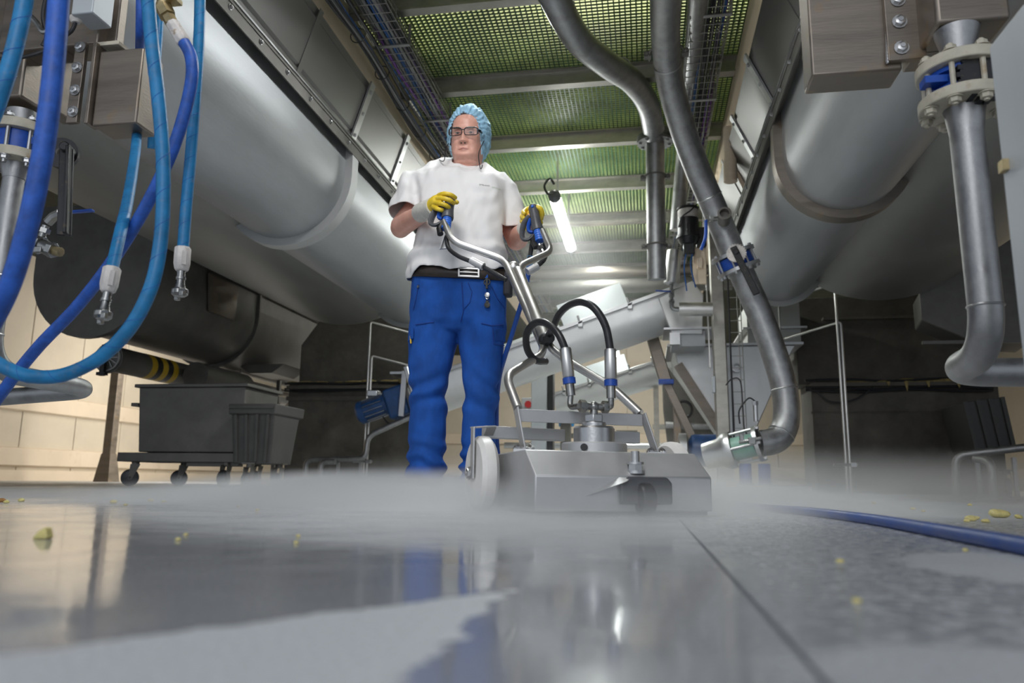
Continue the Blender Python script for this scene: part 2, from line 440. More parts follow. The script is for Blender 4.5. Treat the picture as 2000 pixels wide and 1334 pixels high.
# ------------------------------------------------------------------ floor
def floor_mat():
    m = bpy.data.materials.new('wet resin floor'); m.use_nodes = True
    nt = m.node_tree; N, L = nt.nodes, nt.links; b = N['Principled BSDF']
    g = N.new('ShaderNodeNewGeometry'); sx = N.new('ShaderNodeSeparateXYZ'); L.new(g.outputs['Position'], sx.inputs[0])

    def mth(op, a, c=None, d=None):
        n = N.new('ShaderNodeMath'); n.operation = op
        for i, q in enumerate((a, c, d)):
            if q is None: continue
            if hasattr(q, 'links'): L.new(q, n.inputs[i])
            else: n.inputs[i].default_value = q
        return n.outputs[0]

    def nz(scale, det=4, rough=0.6):
        n = N.new('ShaderNodeTexNoise'); n.inputs['Scale'].default_value = scale; n.inputs['Detail'].default_value = det
        n.inputs['Roughness'].default_value = rough
        L.new(g.outputs['Position'], n.inputs['Vector']); return n.outputs['Fac']

    def ramp(x, a, c, lo=0.0, hi=1.0):
        n = N.new('ShaderNodeMapRange'); n.interpolation_type = 'SMOOTHSTEP'
        L.new(x, n.inputs[0]); n.inputs[1].default_value = a; n.inputs[2].default_value = c
        n.inputs[3].default_value = lo; n.inputs[4].default_value = hi
        return n.outputs[0]
    X, Y = sx.outputs[0], sx.outputs[1]
    n_edge = mth('MULTIPLY', mth('SUBTRACT', nz(26), 0.5), 0.06)
    # dry patch near the camera on the west side: south-west of a ragged drying line
    d1 = mth('SUBTRACT', mth('MULTIPLY_ADD', mth('ADD', X, 0.301), 1.40, 0.354), Y)
    d2 = mth('SUBTRACT', -0.105, X)
    dry = ramp(mth('ADD', mth('MINIMUM', d1, d2), n_edge), -0.004, 0.008)
    # dry patches east of the joint
    e1 = mth('SQRT', mth('ADD', mth('POWER', mth('MULTIPLY', mth('SUBTRACT', X, 0.165), 7.0), 2.0), mth('POWER', mth('MULTIPLY', mth('SUBTRACT', Y, 0.40), 9.0), 2.0)))
    e2 = mth('SQRT', mth('ADD', mth('POWER', mth('MULTIPLY', mth('SUBTRACT', X, 0.42), 6.0), 2.0), mth('POWER', mth('MULTIPLY', mth('SUBTRACT', Y, 0.93), 4.2), 2.0)))
    east = mth('MAXIMUM', ramp(mth('ADD', e1, mth('MULTIPLY', n_edge, 8)), 1.0, 0.5), ramp(mth('ADD', e2, mth('MULTIPLY', n_edge, 6)), 1.0, 0.7))
    far = mth('MULTIPLY', ramp(nz(1.7), 0.3, 0.6, 0.55, 1.0), ramp(Y, 1.5, 2.6))
    dry = mth('MAXIMUM', dry, mth('MAXIMUM', mth('MULTIPLY', east, 0.6), mth('MULTIPLY', far, 0.75)))
    mott = mth('MULTIPLY', ramp(nz(55, 6, 0.7), 0.38, 0.66), ramp(X, 0.03, 0.16))
    damp = mth('MAXIMUM', dry, mth('MULTIPLY', mott, 0.7))
    mx = N.new('ShaderNodeMix'); mx.data_type = 'RGBA'
    L.new(damp, mx.inputs[0]); mx.inputs[6].default_value = (0.41, 0.415, 0.435, 1); mx.inputs[7].default_value = (0.62, 0.635, 0.655, 1)
    m2 = N.new('ShaderNodeMix'); m2.data_type = 'RGBA'; m2.blend_type = 'MULTIPLY'; m2.inputs[0].default_value = 1.0
    sp = N.new('ShaderNodeMapRange'); L.new(nz(240, 3), sp.inputs[0]); sp.inputs[1].default_value = 0.3; sp.inputs[2].default_value = 0.7
    sp.inputs[3].default_value = 0.75; sp.inputs[4].default_value = 1.2
    L.new(mx.outputs[2], m2.inputs[6]); L.new(sp.outputs[0], m2.inputs[7])
    L.new(m2.outputs[2], b.inputs['Base Color'])
    rg = ramp(damp, 0.0, 1.0, 0.07, 0.55)
    wv = ramp(nz(5, 3), 0.35, 0.7, 0.0, 0.10)
    L.new(mth('ADD', rg, wv), b.inputs['Roughness'])
    bp = N.new('ShaderNodeBump'); bp.inputs['Strength'].default_value = 0.25; bp.inputs['Distance'].default_value = 0.002
    L.new(mth('ADD', mth('MULTIPLY', nz(14, 3), 0.9), mth('MULTIPLY', mth('MULTIPLY', nz(160, 4), damp), 1.2)), bp.inputs['Height'])
    L.new(bp.outputs[0], b.inputs['Normal'])
    return m


M['floor'] = floor_mat()
M['joint'] = mat('dark floor joint sealant', (0.12, 0.125, 0.14), 0.8, 0, 0.3, 40, spec=0.1)
JX = 0.076
mb = MB()
mb.box((-5.2 + JX / 2 - .001, 11, -0.05), (10.4 + JX - .002, 24, 0.1)); mb.box(((JX + .002 + 9) / 2, 11, -0.05), (9 - JX - .002, 24, 0.1))
fl = obj('floor', mb, 'floor', kind='structure')
mb = MB(); pts = [(JX + 0.002 * math.sin(i * 2.1), 0.0 + i * 0.25 - 0.5, 0) for i in range(92)]
for a, b_ in zip(pts[:-1], pts[1:]):
    mb.bar((a[0], a[1], -0.031), (b_[0], b_[1], -0.031), 0.010, 0.06)
obj('joint', mb, 'joint', fl)

# ------------------------------------------------------------------ walls
wl = thing('wall_left', None, None, (-9.5, 0, 0), kind='structure')
mb = MB(); mb.box((-9.62, 12, 2.2), (0.16, 22, 4.4)); obj('backing', mb, 'cream_wall', wl)
pm = None
for i in range(11):
    y0 = 7.0 + i * 1.15
    if pm is None:
        mb = MB(); mb.box((-9.52, y0 + 0.57, 2.2), (0.05, 1.135, 4.36))
        pm = obj('panel', mb, 'cream_wall', wl, bevel=0.006); py0 = y0
    else:
        q = pm.copy(); COL.objects.link(q); q.location = (0, y0 - py0, 0)
for z in (1.20, 0.36):
    mb = MB(); mb.prism([(-9.5, 4, z - 0.15), (-9.42, 4, z - 0.13), (-9.42, 4, z + 0.13), (-9.5, 4, z + 0.15)], (0, 17, 0))
    obj('rail', mb, 'cream_rail', wl, bevel=0.01)
mb = MB(); mb.box((-9.48, 12.5, 0.08), (0.09, 17, 0.16)); obj('plinth', mb, 'cream_rail', wl)
wb = thing('wall_back', None, None, (0, 20.5, 0), kind='structure')
mb = MB(); mb.box((-0.5, 20.6, 2.2), (18, 0.16, 4.4)); obj('backing', mb, 'cream_wall', wb)
pm = None
for i in range(14):
    x0 = -9.2 + i * 1.25
    if pm is None:
        mb = MB(); mb.box((x0 + 0.62, 20.5, 2.2), (1.235, 0.05, 4.36)); pm = obj('panel', mb, 'cream_wall', wb, bevel=0.006); px0 = x0
    else:
        q = pm.copy(); COL.objects.link(q); q.location = (x0 - px0, 0, 0)
for z in (1.2, 0.36):
    mb = MB(); mb.box((-0.5, 20.45, z), (17.6, 0.08, 0.28)); obj('rail', mb, 'cream_rail', wb, bevel=0.01)
wr = thing('wall_right', None, None, (8.5, 0, 0), kind='structure')
mb = MB(); mb.box((8.58, 12, 2.2), (0.16, 22, 4.4)); obj('backing', mb, 'cream_wall', wr)
mb = MB(); mb.box((8.45, 12, 0.36), (0.08, 17, 0.28)); obj('rail', mb, 'cream_rail', wr, bevel=0.01)

# ------------------------------------------------------------------ ceiling: dark hall above, steel beams, open grating
ZC = 3.50
ce = thing('ceiling', None, None, (0, 0, 6.5), kind='structure')
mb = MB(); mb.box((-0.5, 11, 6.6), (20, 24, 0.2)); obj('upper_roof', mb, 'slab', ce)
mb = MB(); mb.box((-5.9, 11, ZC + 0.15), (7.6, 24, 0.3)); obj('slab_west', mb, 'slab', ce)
mb = MB(); mb.box((-.55, 1.2, ZC + .1), (3.1, 4.6, .2)); obj('added_shade_slab', mb, 'slab', ce)  # unseen, added to keep the upper lamp off the near aisle
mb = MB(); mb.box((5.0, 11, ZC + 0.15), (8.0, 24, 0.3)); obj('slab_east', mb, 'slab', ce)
BEAM_Y = [4.75 + 1.19 * i for i in range(-1, 12)]
ordn = ['first', 'second', 'third', 'fourth', 'fifth', 'sixth', 'seventh', 'eighth', 'ninth', 'tenth', 'eleventh', 'twelfth', 'thirteenth']
XA, XB = -2.05, 0.95


def ibeam(y):
    mb = MB(); w, h = 0.085, 0.15; z1 = ZC; z0 = ZC - h
    prof = [(y - w / 2, z0), (y + w / 2, z0), (y + w / 2, z0 + .012), (y + .006, z0 + .016), (y + .006, z1 - .016), (y + w / 2, z1 - .012), (y + w / 2, z1),
            (y - w / 2, z1), (y - w / 2, z1 - .012), (y - .006, z1 - .016), (y - .006, z0 + .016), (y - w / 2, z0 + .012)]
    mb.prism([(XA, a, b) for a, b in prof], (XB - XA, 0, 0)); return mb


for i, y in enumerate(BEAM_Y):
    o = thing('ceiling_beam', '%s steel cross beam under the green grating, counted from the camera end' % ordn[i], 'beam', ((XA + XB) / 2, y, ZC - .15), 'steel beams under the grating')
    obj('beam_profile', ibeam(y), 'steel_beam', o)
    mb = MB()
    for x in (XA + .05, XB - .05):
        mb.box((x, y - 0.05, ZC - .075), (0.1, 0.012, 0.13)); mb.hexbolt((x - .02, y - .056, ZC - .05), (0, -1, 0), .011); mb.hexbolt((x - .02, y - .056, ZC - .11), (0, -1, 0), .011)
    obj('end_plate', mb, 'steel_beam', o)
PITCH, BARH, BW = 0.040, 0.036, 0.0062
for i in range(len(BEAM_Y) - 1):
    y0, y1 = BEAM_Y[i] + .012, BEAM_Y[i + 1] - .012
    t = thing('floor_grating', 'green moulded grating panel between the %s and %s beams overhead' % (ordn[i], ordn[i + 1]), 'grating', (-0.55, (y0 + y1) / 2, ZC), 'green grating panels overhead')
    a, e = MB(), MB()
    ny = int((y1 - y0) / PITCH); nx = int((XB - XA) / PITCH)
    if i > 9:
        ny //= 2; nx //= 2
    for k in range(ny + 1):
        y = y0 + (y1 - y0) * k / ny
        a.box(((XA + XB) / 2, y, ZC + BARH / 2 + .004), (XB - XA, BW, BARH)); e.box(((XA + XB) / 2, y, ZC + .002), (XB - XA, BW * 1.25, .004))
    for k in range(nx + 1):
        x = XA + (XB - XA) * k / nx
        a.box((x, (y0 + y1) / 2, ZC + BARH / 2 + .004), (BW, y1 - y0, BARH)); e.box((x, (y0 + y1) / 2, ZC + .0015), (BW * 1.25, y1 - y0, .005))
    obj('grating_bars', a, 'grate', t, kind='stuff'); obj('bar_edges', e, 'grate_edge', t, kind='stuff')

# tan edge girders along both sides of the grating
for sx, lab in ((-1, 'tan steel edge girder beside the bundled cable tray, above the hood with cable bundle'), (1, 'tan steel edge girder above the hood behind the curved grey pipes')):
    x0 = -2.18 if sx < 0 else 0.77
    t = thing('edge_girder', lab, 'girder', (x0 + .16, 8, 3.02))
    mb = MB(); mb.prism([(x0, 1, 3.04), (x0 + .15, 1, 3.04), (x0 + .15, 1, 3.40), (x0, 1, 3.40)], (0, 15, 0)); obj('web', mb, 'tan_edge', t)
    mb = MB(); mb.box((x0 + .075, 8.5, 3.032), (0.17, 15, .016)); obj('lower_flange', mb, 'tan_edge', t)


# ------------------------------------------------------------------ twin vessels with trough, flange, hood
def vessel(s, name_lab, xin, xc, r, zc, ye, xt, rt, zt, ystrap):
    """s: -1 west of the aisle, +1 east; xin inner face, xc trough axis, xt tank axis"""
    t = thing('screw_trough', name_lab, 'trough', (xc, 4, zc - r))
    def tr(x): return x
    # trough shell: U profile
    xo = xc + (xc - xin)
    def uprof(rr, top):
        pr = [(xc - s * rr, top)]
        for k in range(25):
            a = math.pi * k / 24
            pr.append((xc - s * rr * math.cos(a), zc - rr * math.sin(a)))
        pr.append((xc + s * rr, top)); return pr
    mb = MB(); mb.prism([(x, 0.8, z) for x, z in uprof(r, 2.46)], (0, ye - 0.8, 0)); obj('trough_shell', mb, 'steel_trough', t, ang=0.5)
    # end plate
    mb = MB(); mb.prism([(x, ye, z) for x, z in uprof(r + .05, 2.46)], (0, 0.012, 0)); obj('end_plate', mb, 'steel_tank', t)
    # tank shell
    mb = MB(); mb.lathe((xt, 0.6, zt), (xt, ye + .15, zt), [(0, rt), (ye - .5, rt), (ye - .42, rt * .985), (ye - .36, rt * .9), (ye - .33, rt * .5), (ye - .32, 0)], 72)
    obj('tank_shell', mb, 'steel_tank', t, ang=0.9)
    # ring straps
    for yy in (ystrap,):
        p0, p1 = uprof(r + .055, 2.46), uprof(r + .0, 2.46)
        mb = MB(); n = len(p0)
        mb.ring_loft([[V(x, yy - .055, z) for x, z in p0], [V(x, yy + .055, z) for x, z in p0], [V(x, yy + .055, z) for x, z in p1], [V(x, yy - .055, z) for x, z in p1], [V(x, yy - .055, z) for x, z in p0]], cap=False, closed=False)
        obj('ring_strap', mb, 'strap_grey' if s < 0 else 'steel_brushed_dirty', t)
    # bolted flange along the top edge
    mb = MB(); xf = xin - s * .035
    mb.box((xin - s * .02, (ye + .8) / 2, 2.475), (.09, ye - .8, .018)); mb.box((xf - s * .02, (ye + .8) / 2, 2.430), (.008, ye - .8, .075))
    obj('flange_angle', mb, 'steel_dark', t)
    mb = MB(); mb.box((xf - s * .0, (ye + .8) / 2, 2.490), (.075, ye - .8, .012)); obj('flange_edge', mb, 'steel', t)
    b0 = None
    for k in range(22):
        y = 1.0 + k * .32
        if y > ye - .1: break
        if b0 is None:
            mb = MB(); mb.hexbolt((xf - s * .026, y, 2.44), (-s, 0, 0), .012, .012); b0 = obj('bolt', mb, 'steel', t); by = y
        else:
            q = b0.copy(); COL.objects.link(q); q.location = (0, y - by, 0)
    # hood panels
    ys = [ystrap + .88 * k for k in range(-5, 4)]
    ys = [y for y in ys if y < ye - .2] + [ye]
    dx = -s * (.15 if s < 0 else .19); zt2 = 2.97 if s < 0 else 2.92
    for k in range(len(ys) - 1):
        y0, y1 = ys[k] + .004, ys[k + 1] - .004; o = .004 * (k % 2)
        def pt(f, out): return (xin + dx * f - s * (out + o), 2.50 + (zt2 - 2.50) * f)
        pr = [pt(0, 0), pt(.16, 0), pt(.19, -.012), pt(.22, 0), pt(.86, 0), pt(.90, -.016), pt(1, -.016), (xc, zt2), (xc, 2.5)]
        mb = MB(); mb.prism([(x, y0, z) for x, z in pr], (0, y1 - y0, 0)); obj('hood_panel', mb, 'steel_panel', t, ang=0.25)
        if k % 2 == 0 or True:
            yy = ys[k]
            if abs(yy - ystrap) < .01 or k % 3 == 0:
                a, b_ = V(xin - s * .012, yy, 2.5), V(xin + dx - s * .012, yy, zt2)
                mb = MB(); mb.bar(a, b_, .075, .014, up=(-s, 0, -.3)); d = (b_ - a)
                for f in (.15, .5, .85): mb.hexbolt(a + d * f + V(-s * .01, 0, -.003), (-s, 0, -.3), .011, .007)
                obj('cover_strap', mb, 'steel', t)
            else:
                a, b_ = V(xin - s * .006, yy - .03, 2.5), V(xin + dx - s * .006, yy - .03, zt2)
                mb = MB(); mb.bar(a, b_, .05, .004, up=(-s, 0, -.3)); obj('seam_lap', mb, 'steel_panel', t)
    return t


vessel(-1, 'long stainless screw trough with dark hood between the worker and the blue hoses', -2.10, -2.55, .45, 2.235, 8.0, -3.34, 1.10, 2.91, 5.0)
vessel(1, 'long stainless screw trough with dark hood above the hopper and curved pipe', 0.91, 1.28, .37, 2.16, 7.4, 2.22, 1.10, 2.90, 4.94)

# ------------------------------------------------------------------ concrete piers under the tanks
t = thing('concrete_pier', 'dark concrete pier with caked ledge under the west tank, behind the blue motor', 'pier', (-3.5, 9.1, 0))
mb = MB(); mb.box((-3.50, 9.2, .62), (1.72, .6, 1.24)); obj('lower_block', mb, 'concrete', t, bevel=.01)
mb = MB(); mb.prism([(-4.28, 9.0, 1.24), (-2.66, 9.0, 1.24), (-2.66, 9.0, 2.2), (-3.95, 9.0, 2.2), (-4.28, 9.0, 1.75)], (0, .5, 0)); obj('upper_block', mb, 'concrete', t, bevel=.01)
mb = MB(); mb.box((-3.5, 8.93, 1.06), (1.76, .10, .05)); mb.box((-3.5, 8.88, 1.19), (1.72, .1, .035)); obj('ledge', mb, 'concrete', t)
for k, z in enumerate((1.24, 1.17, 1.145)):
    mb = MB(); mb.tube(smooth([(-4.40 + i * .2, 8.86 + .01 * math.sin(i * 1.7 + k), z + .008 * math.sin(i * 1.3 + k)) for i in range(10)], 4), .012, 8); obj('cable', mb, 'cable_black', t)
mb = MB()
for i in range(9):
    x = -4.3 + i * .2 + rnd.uniform(-.05, .05); w = rnd.uniform(.05, .12)
    mb.sphere((x, 8.9, 1.26), w, 10, 6, (1.2, .35, rnd.uniform(.15, .3)))
mb.sphere((-2.86, 8.84, 1.27), .05, 10, 6, (1.2, .7, 1.2))
obj('starch_crust', mb, 'gunk', t, kind='stuff')
t = thing('concrete_pier', 'dark concrete pier with thick yellow crust and cables under the east tank', 'pier', (2.7, 9.1, 0))
mb = MB(); mb.box((2.77, 9.2, .60), (1.90, .6, 1.20)); obj('lower_block', mb, 'concrete', t, bevel=.01)
mb = MB(); mb.prism([(1.72, 9.05, 1.20), (3.62, 9.05, 1.20), (3.62, 9.05, 1.75), (3.1, 9.05, 2.2), (1.72, 9.05, 2.2)], (0, .5, 0)); obj('upper_block', mb, 'concrete', t, bevel=.01)
mb = MB(); mb.box((2.77, 8.93, .87), (1.9, .06, .03)); mb.box((2.77, 8.88, 1.17), (1.92, .12, .04)); mb.box((2.65, 8.97, 1.93), (1.3, .1, .03)); obj('ledge', mb, 'concrete', t)
for k, z in enumerate((1.215, 1.13, 1.10)):
    mb = MB(); mb.tube(smooth([(1.75 + i * .21, 8.84 + .012 * math.sin(i * 1.9 + k), z + .012 * math.sin(i * 1.1 + k)) for i in range(10)], 4), .013, 8); obj('cable', mb, 'cable_black', t)
mb = MB(); mb.tube(smooth([(1.85, 8.86, 1.12), (2.0, 8.83, .98), (2.25, 8.83, 1.0), (2.45, 8.85, 1.14)], 6), .009, 6); obj('cable', mb, 'cable_black', t)
mb = MB()
for i in range(16):
    x = 2.2 + i * .09 + rnd.uniform(-.03, .03); h = .35 if 6 < i < 14 else .18
    mb.sphere((x, 8.88, 1.20), rnd.uniform(.07, .12), 10, 6, (1.1, .5, h))
for x, l in ((2.78, .10), (3.0, .06), (2.6, .04), (3.3, .07)):
    mb.tube([(x, 8.815, 1.19), (x + .004, 8.81, 1.19 - l)], [.022, .005], 7)
obj('starch_crust', mb, 'gunk', t, kind='stuff')

# thin twin-tube access frames beside the piers
for x, y, s, lab in ((-3.11, 8.3, 1, 'thin twin tube access frame in front of the west concrete pier'), (1.92, 8.0, -1, 'thin twin tube access frame in front of the east concrete pier')):
    t = thing('access_frame', lab, 'frame', (x, y, 0))
    top = 1.88 if s > 0 else 2.1
    for k, dx in enumerate((0, .035)):
        mb = MB(); mb.tube(fillet([(x + dx, y, 0), (x + dx, y, top - (.0 if k == 0 else .40)), (x + dx + s * .55, y + .35, top - .12 - (.0 if k == 0 else .40))], .03, 4), .013, 10); obj('upright', mb, 'steel_bright', t)
    mb = MB(); mb.tube([(x + s * .50, y + .3, top - .1), (x + s * .50, y + .3, top - .52)], .009, 8); mb.box((x + s * .52, y + .29, top - .14), (.07, .03, .04)); obj('hanger', mb, 'steel', t)
    mb = MB(); mb.tube([(x - .12, y - .02, .28), (x + .10, y - .02, .28)], .014, 8); mb.box((x + .06, y - .02, .28), (.05, .05, .04)); obj('cross_clamp', mb, 'steel', t)

# ------------------------------------------------------------------ lower dark conveyors in the west aisle
t = thing('dark_conveyor', 'large dark rounded conveyor casing low in the west aisle behind hanging hoses', 'conveyor', (-5.0, 8, 1.3))
def up(xc, zc, r, top, y):
    return [V(xc - r, y, top)] + [V(xc - r * math.cos(math.pi * k / 20), y, zc - r * math.sin(math.pi * k / 20)) for k in range(21)] + [V(xc + r, y, top)]
mb = MB(); mb.ring_loft([up(-5.05, 1.95, .56, 2.6, 6.2), up(-5.05, 1.95, .56, 2.6, 10.6), up(-5.05, 2.1, .36, 2.6, 11.4)]); obj('casing', mb, 'steel_dark', t, ang=.5)
mb = MB(); mb.ring_loft([up(-5.05, 1.95, .62, 2.62, 6.16), up(-5.05, 1.95, .62, 2.62, 6.22)]); obj('end_flange', mb, 'steel_dark', t)
mb = MB(); mb.ring_loft([up(-5.05, 1.95, .60, 2.62, 8.2), up(-5.05, 1.95, .60, 2.62, 8.24)]); obj('joint_flange', mb, 'steel_dark', t)
mb = MB(); mb.box((-4.44, 8.4, 2.25), (.05, 4.2, .05)); obj('side_flange', mb, 'steel_dark', t)
mb = MB(); mb.prism([(-4.9, 8.6, 1.45), (-4.3, 8.6, 1.45), (-4.45, 8.6, 1.34), (-4.75, 8.6, 1.34)], (0, .6, 0)); obj('outlet_chute', mb, 'steel_dark', t)
mb = MB(); mb.prism([(-4.46, 7.1, 2.18), (-4.46, 7.7, 2.18), (-4.49, 7.7, 1.80), (-4.49, 7.2, 1.80)], (.02, 0, 0)); obj('inspection_plate', mb, 'steel_brushed_dirty', t)
t = thing('spiral_tube', 'slim dark conveyor tube with round end disc and hazard tape below the dark casing', 'conveyor', (-5.0, 8, 1.05))
mb = MB(); mb.lathe((-5.05, 6.5, 1.20), (-5.05, 10.5, 1.20), [(0, .150), (.02, .150), (.021, .125), (4.0, .125)], 28); obj('tube', mb, 'steel_dark', t)
mb = MB(); mb.torus((-5.05, 6.49, 1.20), (0, 1, 0), .125, .012, 28, 6)
for k in range(6):
    a = math.pi * k / 6; mb.bar((-5.05 - .11 * math.cos(a), 6.49, 1.2 - .11 * math.sin(a)), (-5.05 + .11 * math.cos(a), 6.49, 1.2 + .11 * math.sin(a)), .012, .01, up=(0, 1, 0))
obj('end_disc', mb, 'steel_tank', t)
mb = MB(); mb.box((-5.07, 6.46, 1.17), (.045, .03, .30)); mb.box((-5.07, 6.46, 1.04), (.09, .05, .03)); obj('end_bracket', mb, 'black_iron', t)
for k in range(5):
    mb = MB(); mb.lathe((-5.05, 7.0 + .09 * k, 1.20), (-5.05, 7.1 + .09 * k, 1.20), [(0, .1275), (.088, .1275)], 24); obj('hazard_tape', mb, 'tape_yellow' if k % 2 == 0 else 'black_plastic', t)
mb = MB(); mb.lathe((-4.76, 7.5, 1.16), (-4.76, 8.5, 1.16), [(0, .15), (1.0, .15)], 24); obj('return_tube', mb, 'steel_dark', t)

t = thing('support_post', 'brown steel post with flared foot standing by the cream wall', 'post', (-8.05, 10.6, 0))
mb = MB(); mb.box((-8.05, 10.6, 1.2), (.135, .135, 2.4)); obj('shaft', mb, 'steel_brushed_dirty', t, bevel=.008)
mb = MB(); mb.ring_loft([[V(-8.05 + a * w, 10.6 + b * w, z) for a, b in ((-1, -1), (1, -1), (1, 1), (-1, 1))] for w, z in ((.13, 0), (.125, .02), (.075, .42))]); obj('foot', mb, 'steel_brushed_dirty', t)
t = thing('support_post', 'thin dark post between the plastic bin and the west pier', 'post', (-4.72, 9.6, 0))
mb = MB(); mb.box((-4.85, 9.6, .69), (.05, .05, 1.38)); obj('shaft', mb, 'steel_dark', t)
mb = MB(); mb.bar((-4.8, 9.6, .95), (-4.45, 9.6, 1.3), .04, .04); mb.tube([(-4.85, 9.55, 1.2), (-4.42, 9.55, 1.15)], .035, 10); obj('brace', mb, 'cream_rail', t)
# small cables hanging over the container
t = thing('cable_coil', 'pale looped cable hanging from the outlet chute above the steel container', 'cable', (-4.55, 8.75, 1.2))
mb = MB(); c = P(455, 735, 8.72)
mb.tube([c + V(.07 * math.cos(a) * (1 + .2 * math.sin(2.3 * a)), .02 * math.sin(a), .06 * math.sin(a)) for a in np.linspace(0, 15, 70)], .009, 6); mb.tube(smooth([c + V(.07, 0, 0), c + V(.09, .01, .08), c + V(.0, .03, .13), V(-4.6, 8.8, 1.35)], 5), .009, 6); obj('loop', mb, 'cable_grey', t)

# ------------------------------------------------------------------ steel container and plastic bin on castors
def castor(parent, c, yaw=0.0, dia=.15, w=.05):
    c = V(c); d = V(math.cos(yaw), math.sin(yaw), 0); n = V(-math.sin(yaw), math.cos(yaw), 0)
    h = c + V(0, 0, dia / 2) - d * .035
    mb = MB(); mb.box((c.x, c.y, dia + .075), (.11, .09, .012)); mb.cyl((c.x, c.y, dia + .04), (c.x, c.y, dia + .07), .032)
    for q in (-1, 1):
        o = n * (q * (w / 2 + .008))
        mb.prism([h + o + V(0, 0, -.015) - d * .015, h + o + V(0, 0, -.015) + d * .015, V(c.x, c.y, dia + .045) + o + d * .04, V(c.x, c.y, dia + .045) + o - d * .04], n * .004)
    f = obj('castor_fork', mb, 'steel_dark', parent)
    mb = MB(); mb.lathe(h - n * w / 2, h + n * w / 2, [(0, dia * .40), (.004, dia * .47), (w * .3, dia * .5), (w * .7, dia * .5), (w - .004, dia * .47), (w, dia * .40)], 24); mb.cyl(h - n * (w / 2 + .012), h + n * (w / 2 + .012), .012, n=10)
    wv = obj('castor_wheel', mb, 'black_rubber', f)


b0 = P(258, 900, 6.2); b1 = P(470, 900, 6.2)
t = thing('waste_container', 'dark steel waste container with rolled rim on castors beside the brown post', 'container', ((b0.x + b1.x) / 2, 6.5, 0))
x0, x1, yf = b0.x, b1.x, 6.2
mb = MB(); mb.ring_loft([[V(x0 + d, yf + d, z), V(x1 - d, yf + d, z), V(x1 - d, yf + .62 - d, z), V(x0 + d, yf + .62 - d, z)] for d, z in ((.03, .30), (0, .87))]); obj('body', mb, 'steel_dark', t, bevel=.008)
mb = MB(); mb.box(((x0 + x1) / 2, yf + .31, .885), (x1 - x0 + .06, .68, .03)); obj('rim', mb, 'steel_dark', t, bevel=.006)
mb = MB(); mb.box((x0 - .03, yf + .2, .72), (.07, .4, .03)); obj('handle', mb, 'steel_dark', t)
mb = MB(); mb.box(((x0 + x1) / 2 - .08, yf + .31, .255), (x1 - x0 + .16, .60, .08)); mb.box((x1 - .3, yf + .1, .20), (.5, .08, .04)); obj('chassis', mb, 'steel_dark', t, bevel=.006)
for x, y, yw in ((x0 - .02, yf + .08, .6), (x0 + .22, yf + .45, .5), (x1 - .16, yf + .06, 1.5), (x1 - .1, yf + .5, 1.5)):
    castor(t, (x, y, 0), yw)
b0 = P(448, 900, 6.0); b1 = P(524, 900, 6.0)
t = thing('plastic_bin', 'dark ribbed plastic bin with tapered sides standing against the steel container', 'bin', ((b0.x + b1.x) / 2 + .2, 6.4, 0))
def bin_body(cx, y, w, d, z0, z1, rib=4):
    mb = MB(); mb.ring_loft([[V(cx - w * k, y + (1 - k) * d / 2, z), V(cx + w * k, y + (1 - k) * d / 2, z), V(cx + w * k, y + d * k, z), V(cx - w * k, y + d * k, z)] for k, z in ((.84, z0), (.97, z1 - .09), (1.06, z1 - .085), (1.08, z1))]); return mb
cx = b1.x - .17
obj('body', bin_body(cx, 6.0, .20, .5, .20, .70), 'bin_plastic', t, bevel=.01)
for k in range(4):
    mb = MB(); fx = -.75 + k * .5
    mb.bar((cx + fx * .17, 6.035, .22), (cx + fx * .195, 5.998, .61), .018, .03, up=(0, -1, 0)); obj('rib', mb, 'bin_plastic', t)
mb = MB(); mb.tube([(cx - .2, 5.98, .67), (cx + .2, 5.98, .67)], .014, 10); obj('handle_bar', mb, 'bin_plastic', t)
for x, y in ((cx - .02, 6.06), (cx + .12, 6.3)): castor(t, (x, y, 0), 1.5, .13)

# ------------------------------------------------------------------ pipe rails on the floor
def pipe_rail(lab, base, runs, r, posts, mt='steel_pipe'):
    t = thing('pipe_rail', lab, 'pipe', base)
    for rn in runs:
        mb = MB(); mb.tube(fillet(rn, .09, 6), r, 14); obj('pipe', mb, mt, t)
    for p in posts:
        mb = MB(); mb.bar((p[0], p[1], 0), (p[0], p[1], p[2]), .03, .03, up=(1, 0, 0)); mb.box((p[0], p[1], .006), (.1, .1, .012)); obj('support', mb, mt, t)


q = lambda px, py, Y: P(px, py, Y)
yl = 7.9
pipe_rail('grey pipe loop rising from floor and climbing to the blue gear motor', (-3.2, yl, 0),
          [[(q(597, 940, yl).x, yl, 0), q(597, 898, yl), q(714, 896, yl), q(718, 852, yl), q(800, 815, yl), q(830, 800, yl)],
           [(q(626, 940, yl - .1).x, yl - .1, 0), q(626, 902, yl - .1), q(655, 902, yl - .1)]], .030, [(q(661, 900, yl).x, yl, .26), (q(705, 900, yl).x, yl, .26)])
yr = 7.2
pipe_rail('grey pipe railing on short posts near the dark bin in the east aisle', (3.3, yr, 0),
          [[(q(1866, 960, yr).x, yr, 0), q(1866, 890, yr), q(2050, 868, yr - .3), q(2200, 850, yr - .5)],
           [(q(1940, 962, yr - .4).x, yr - .4, 0), q(1936, 900, yr - .4), q(1905, 896, yr - .2)]], .032, [(q(1908, 900, yr).x, yr, .3), (q(1980, 900, yr - .1).x, yr - .1, .33)])
t = thing('ribbed_bin', 'black ribbed container tilted under the east tank beside the pipe railing', 'bin', (3.9, 9.3, 0))
a, b_, c, d = P(1880, 785, 8.0), P(1960, 775, 8.0), P(1982, 870, 8.0), P(1905, 880, 8.0)
mb = MB(); mb.prism([a, b_, c, d], (.05, .7, 0)); obj('body', mb, 'bin_plastic', t, bevel=.01)
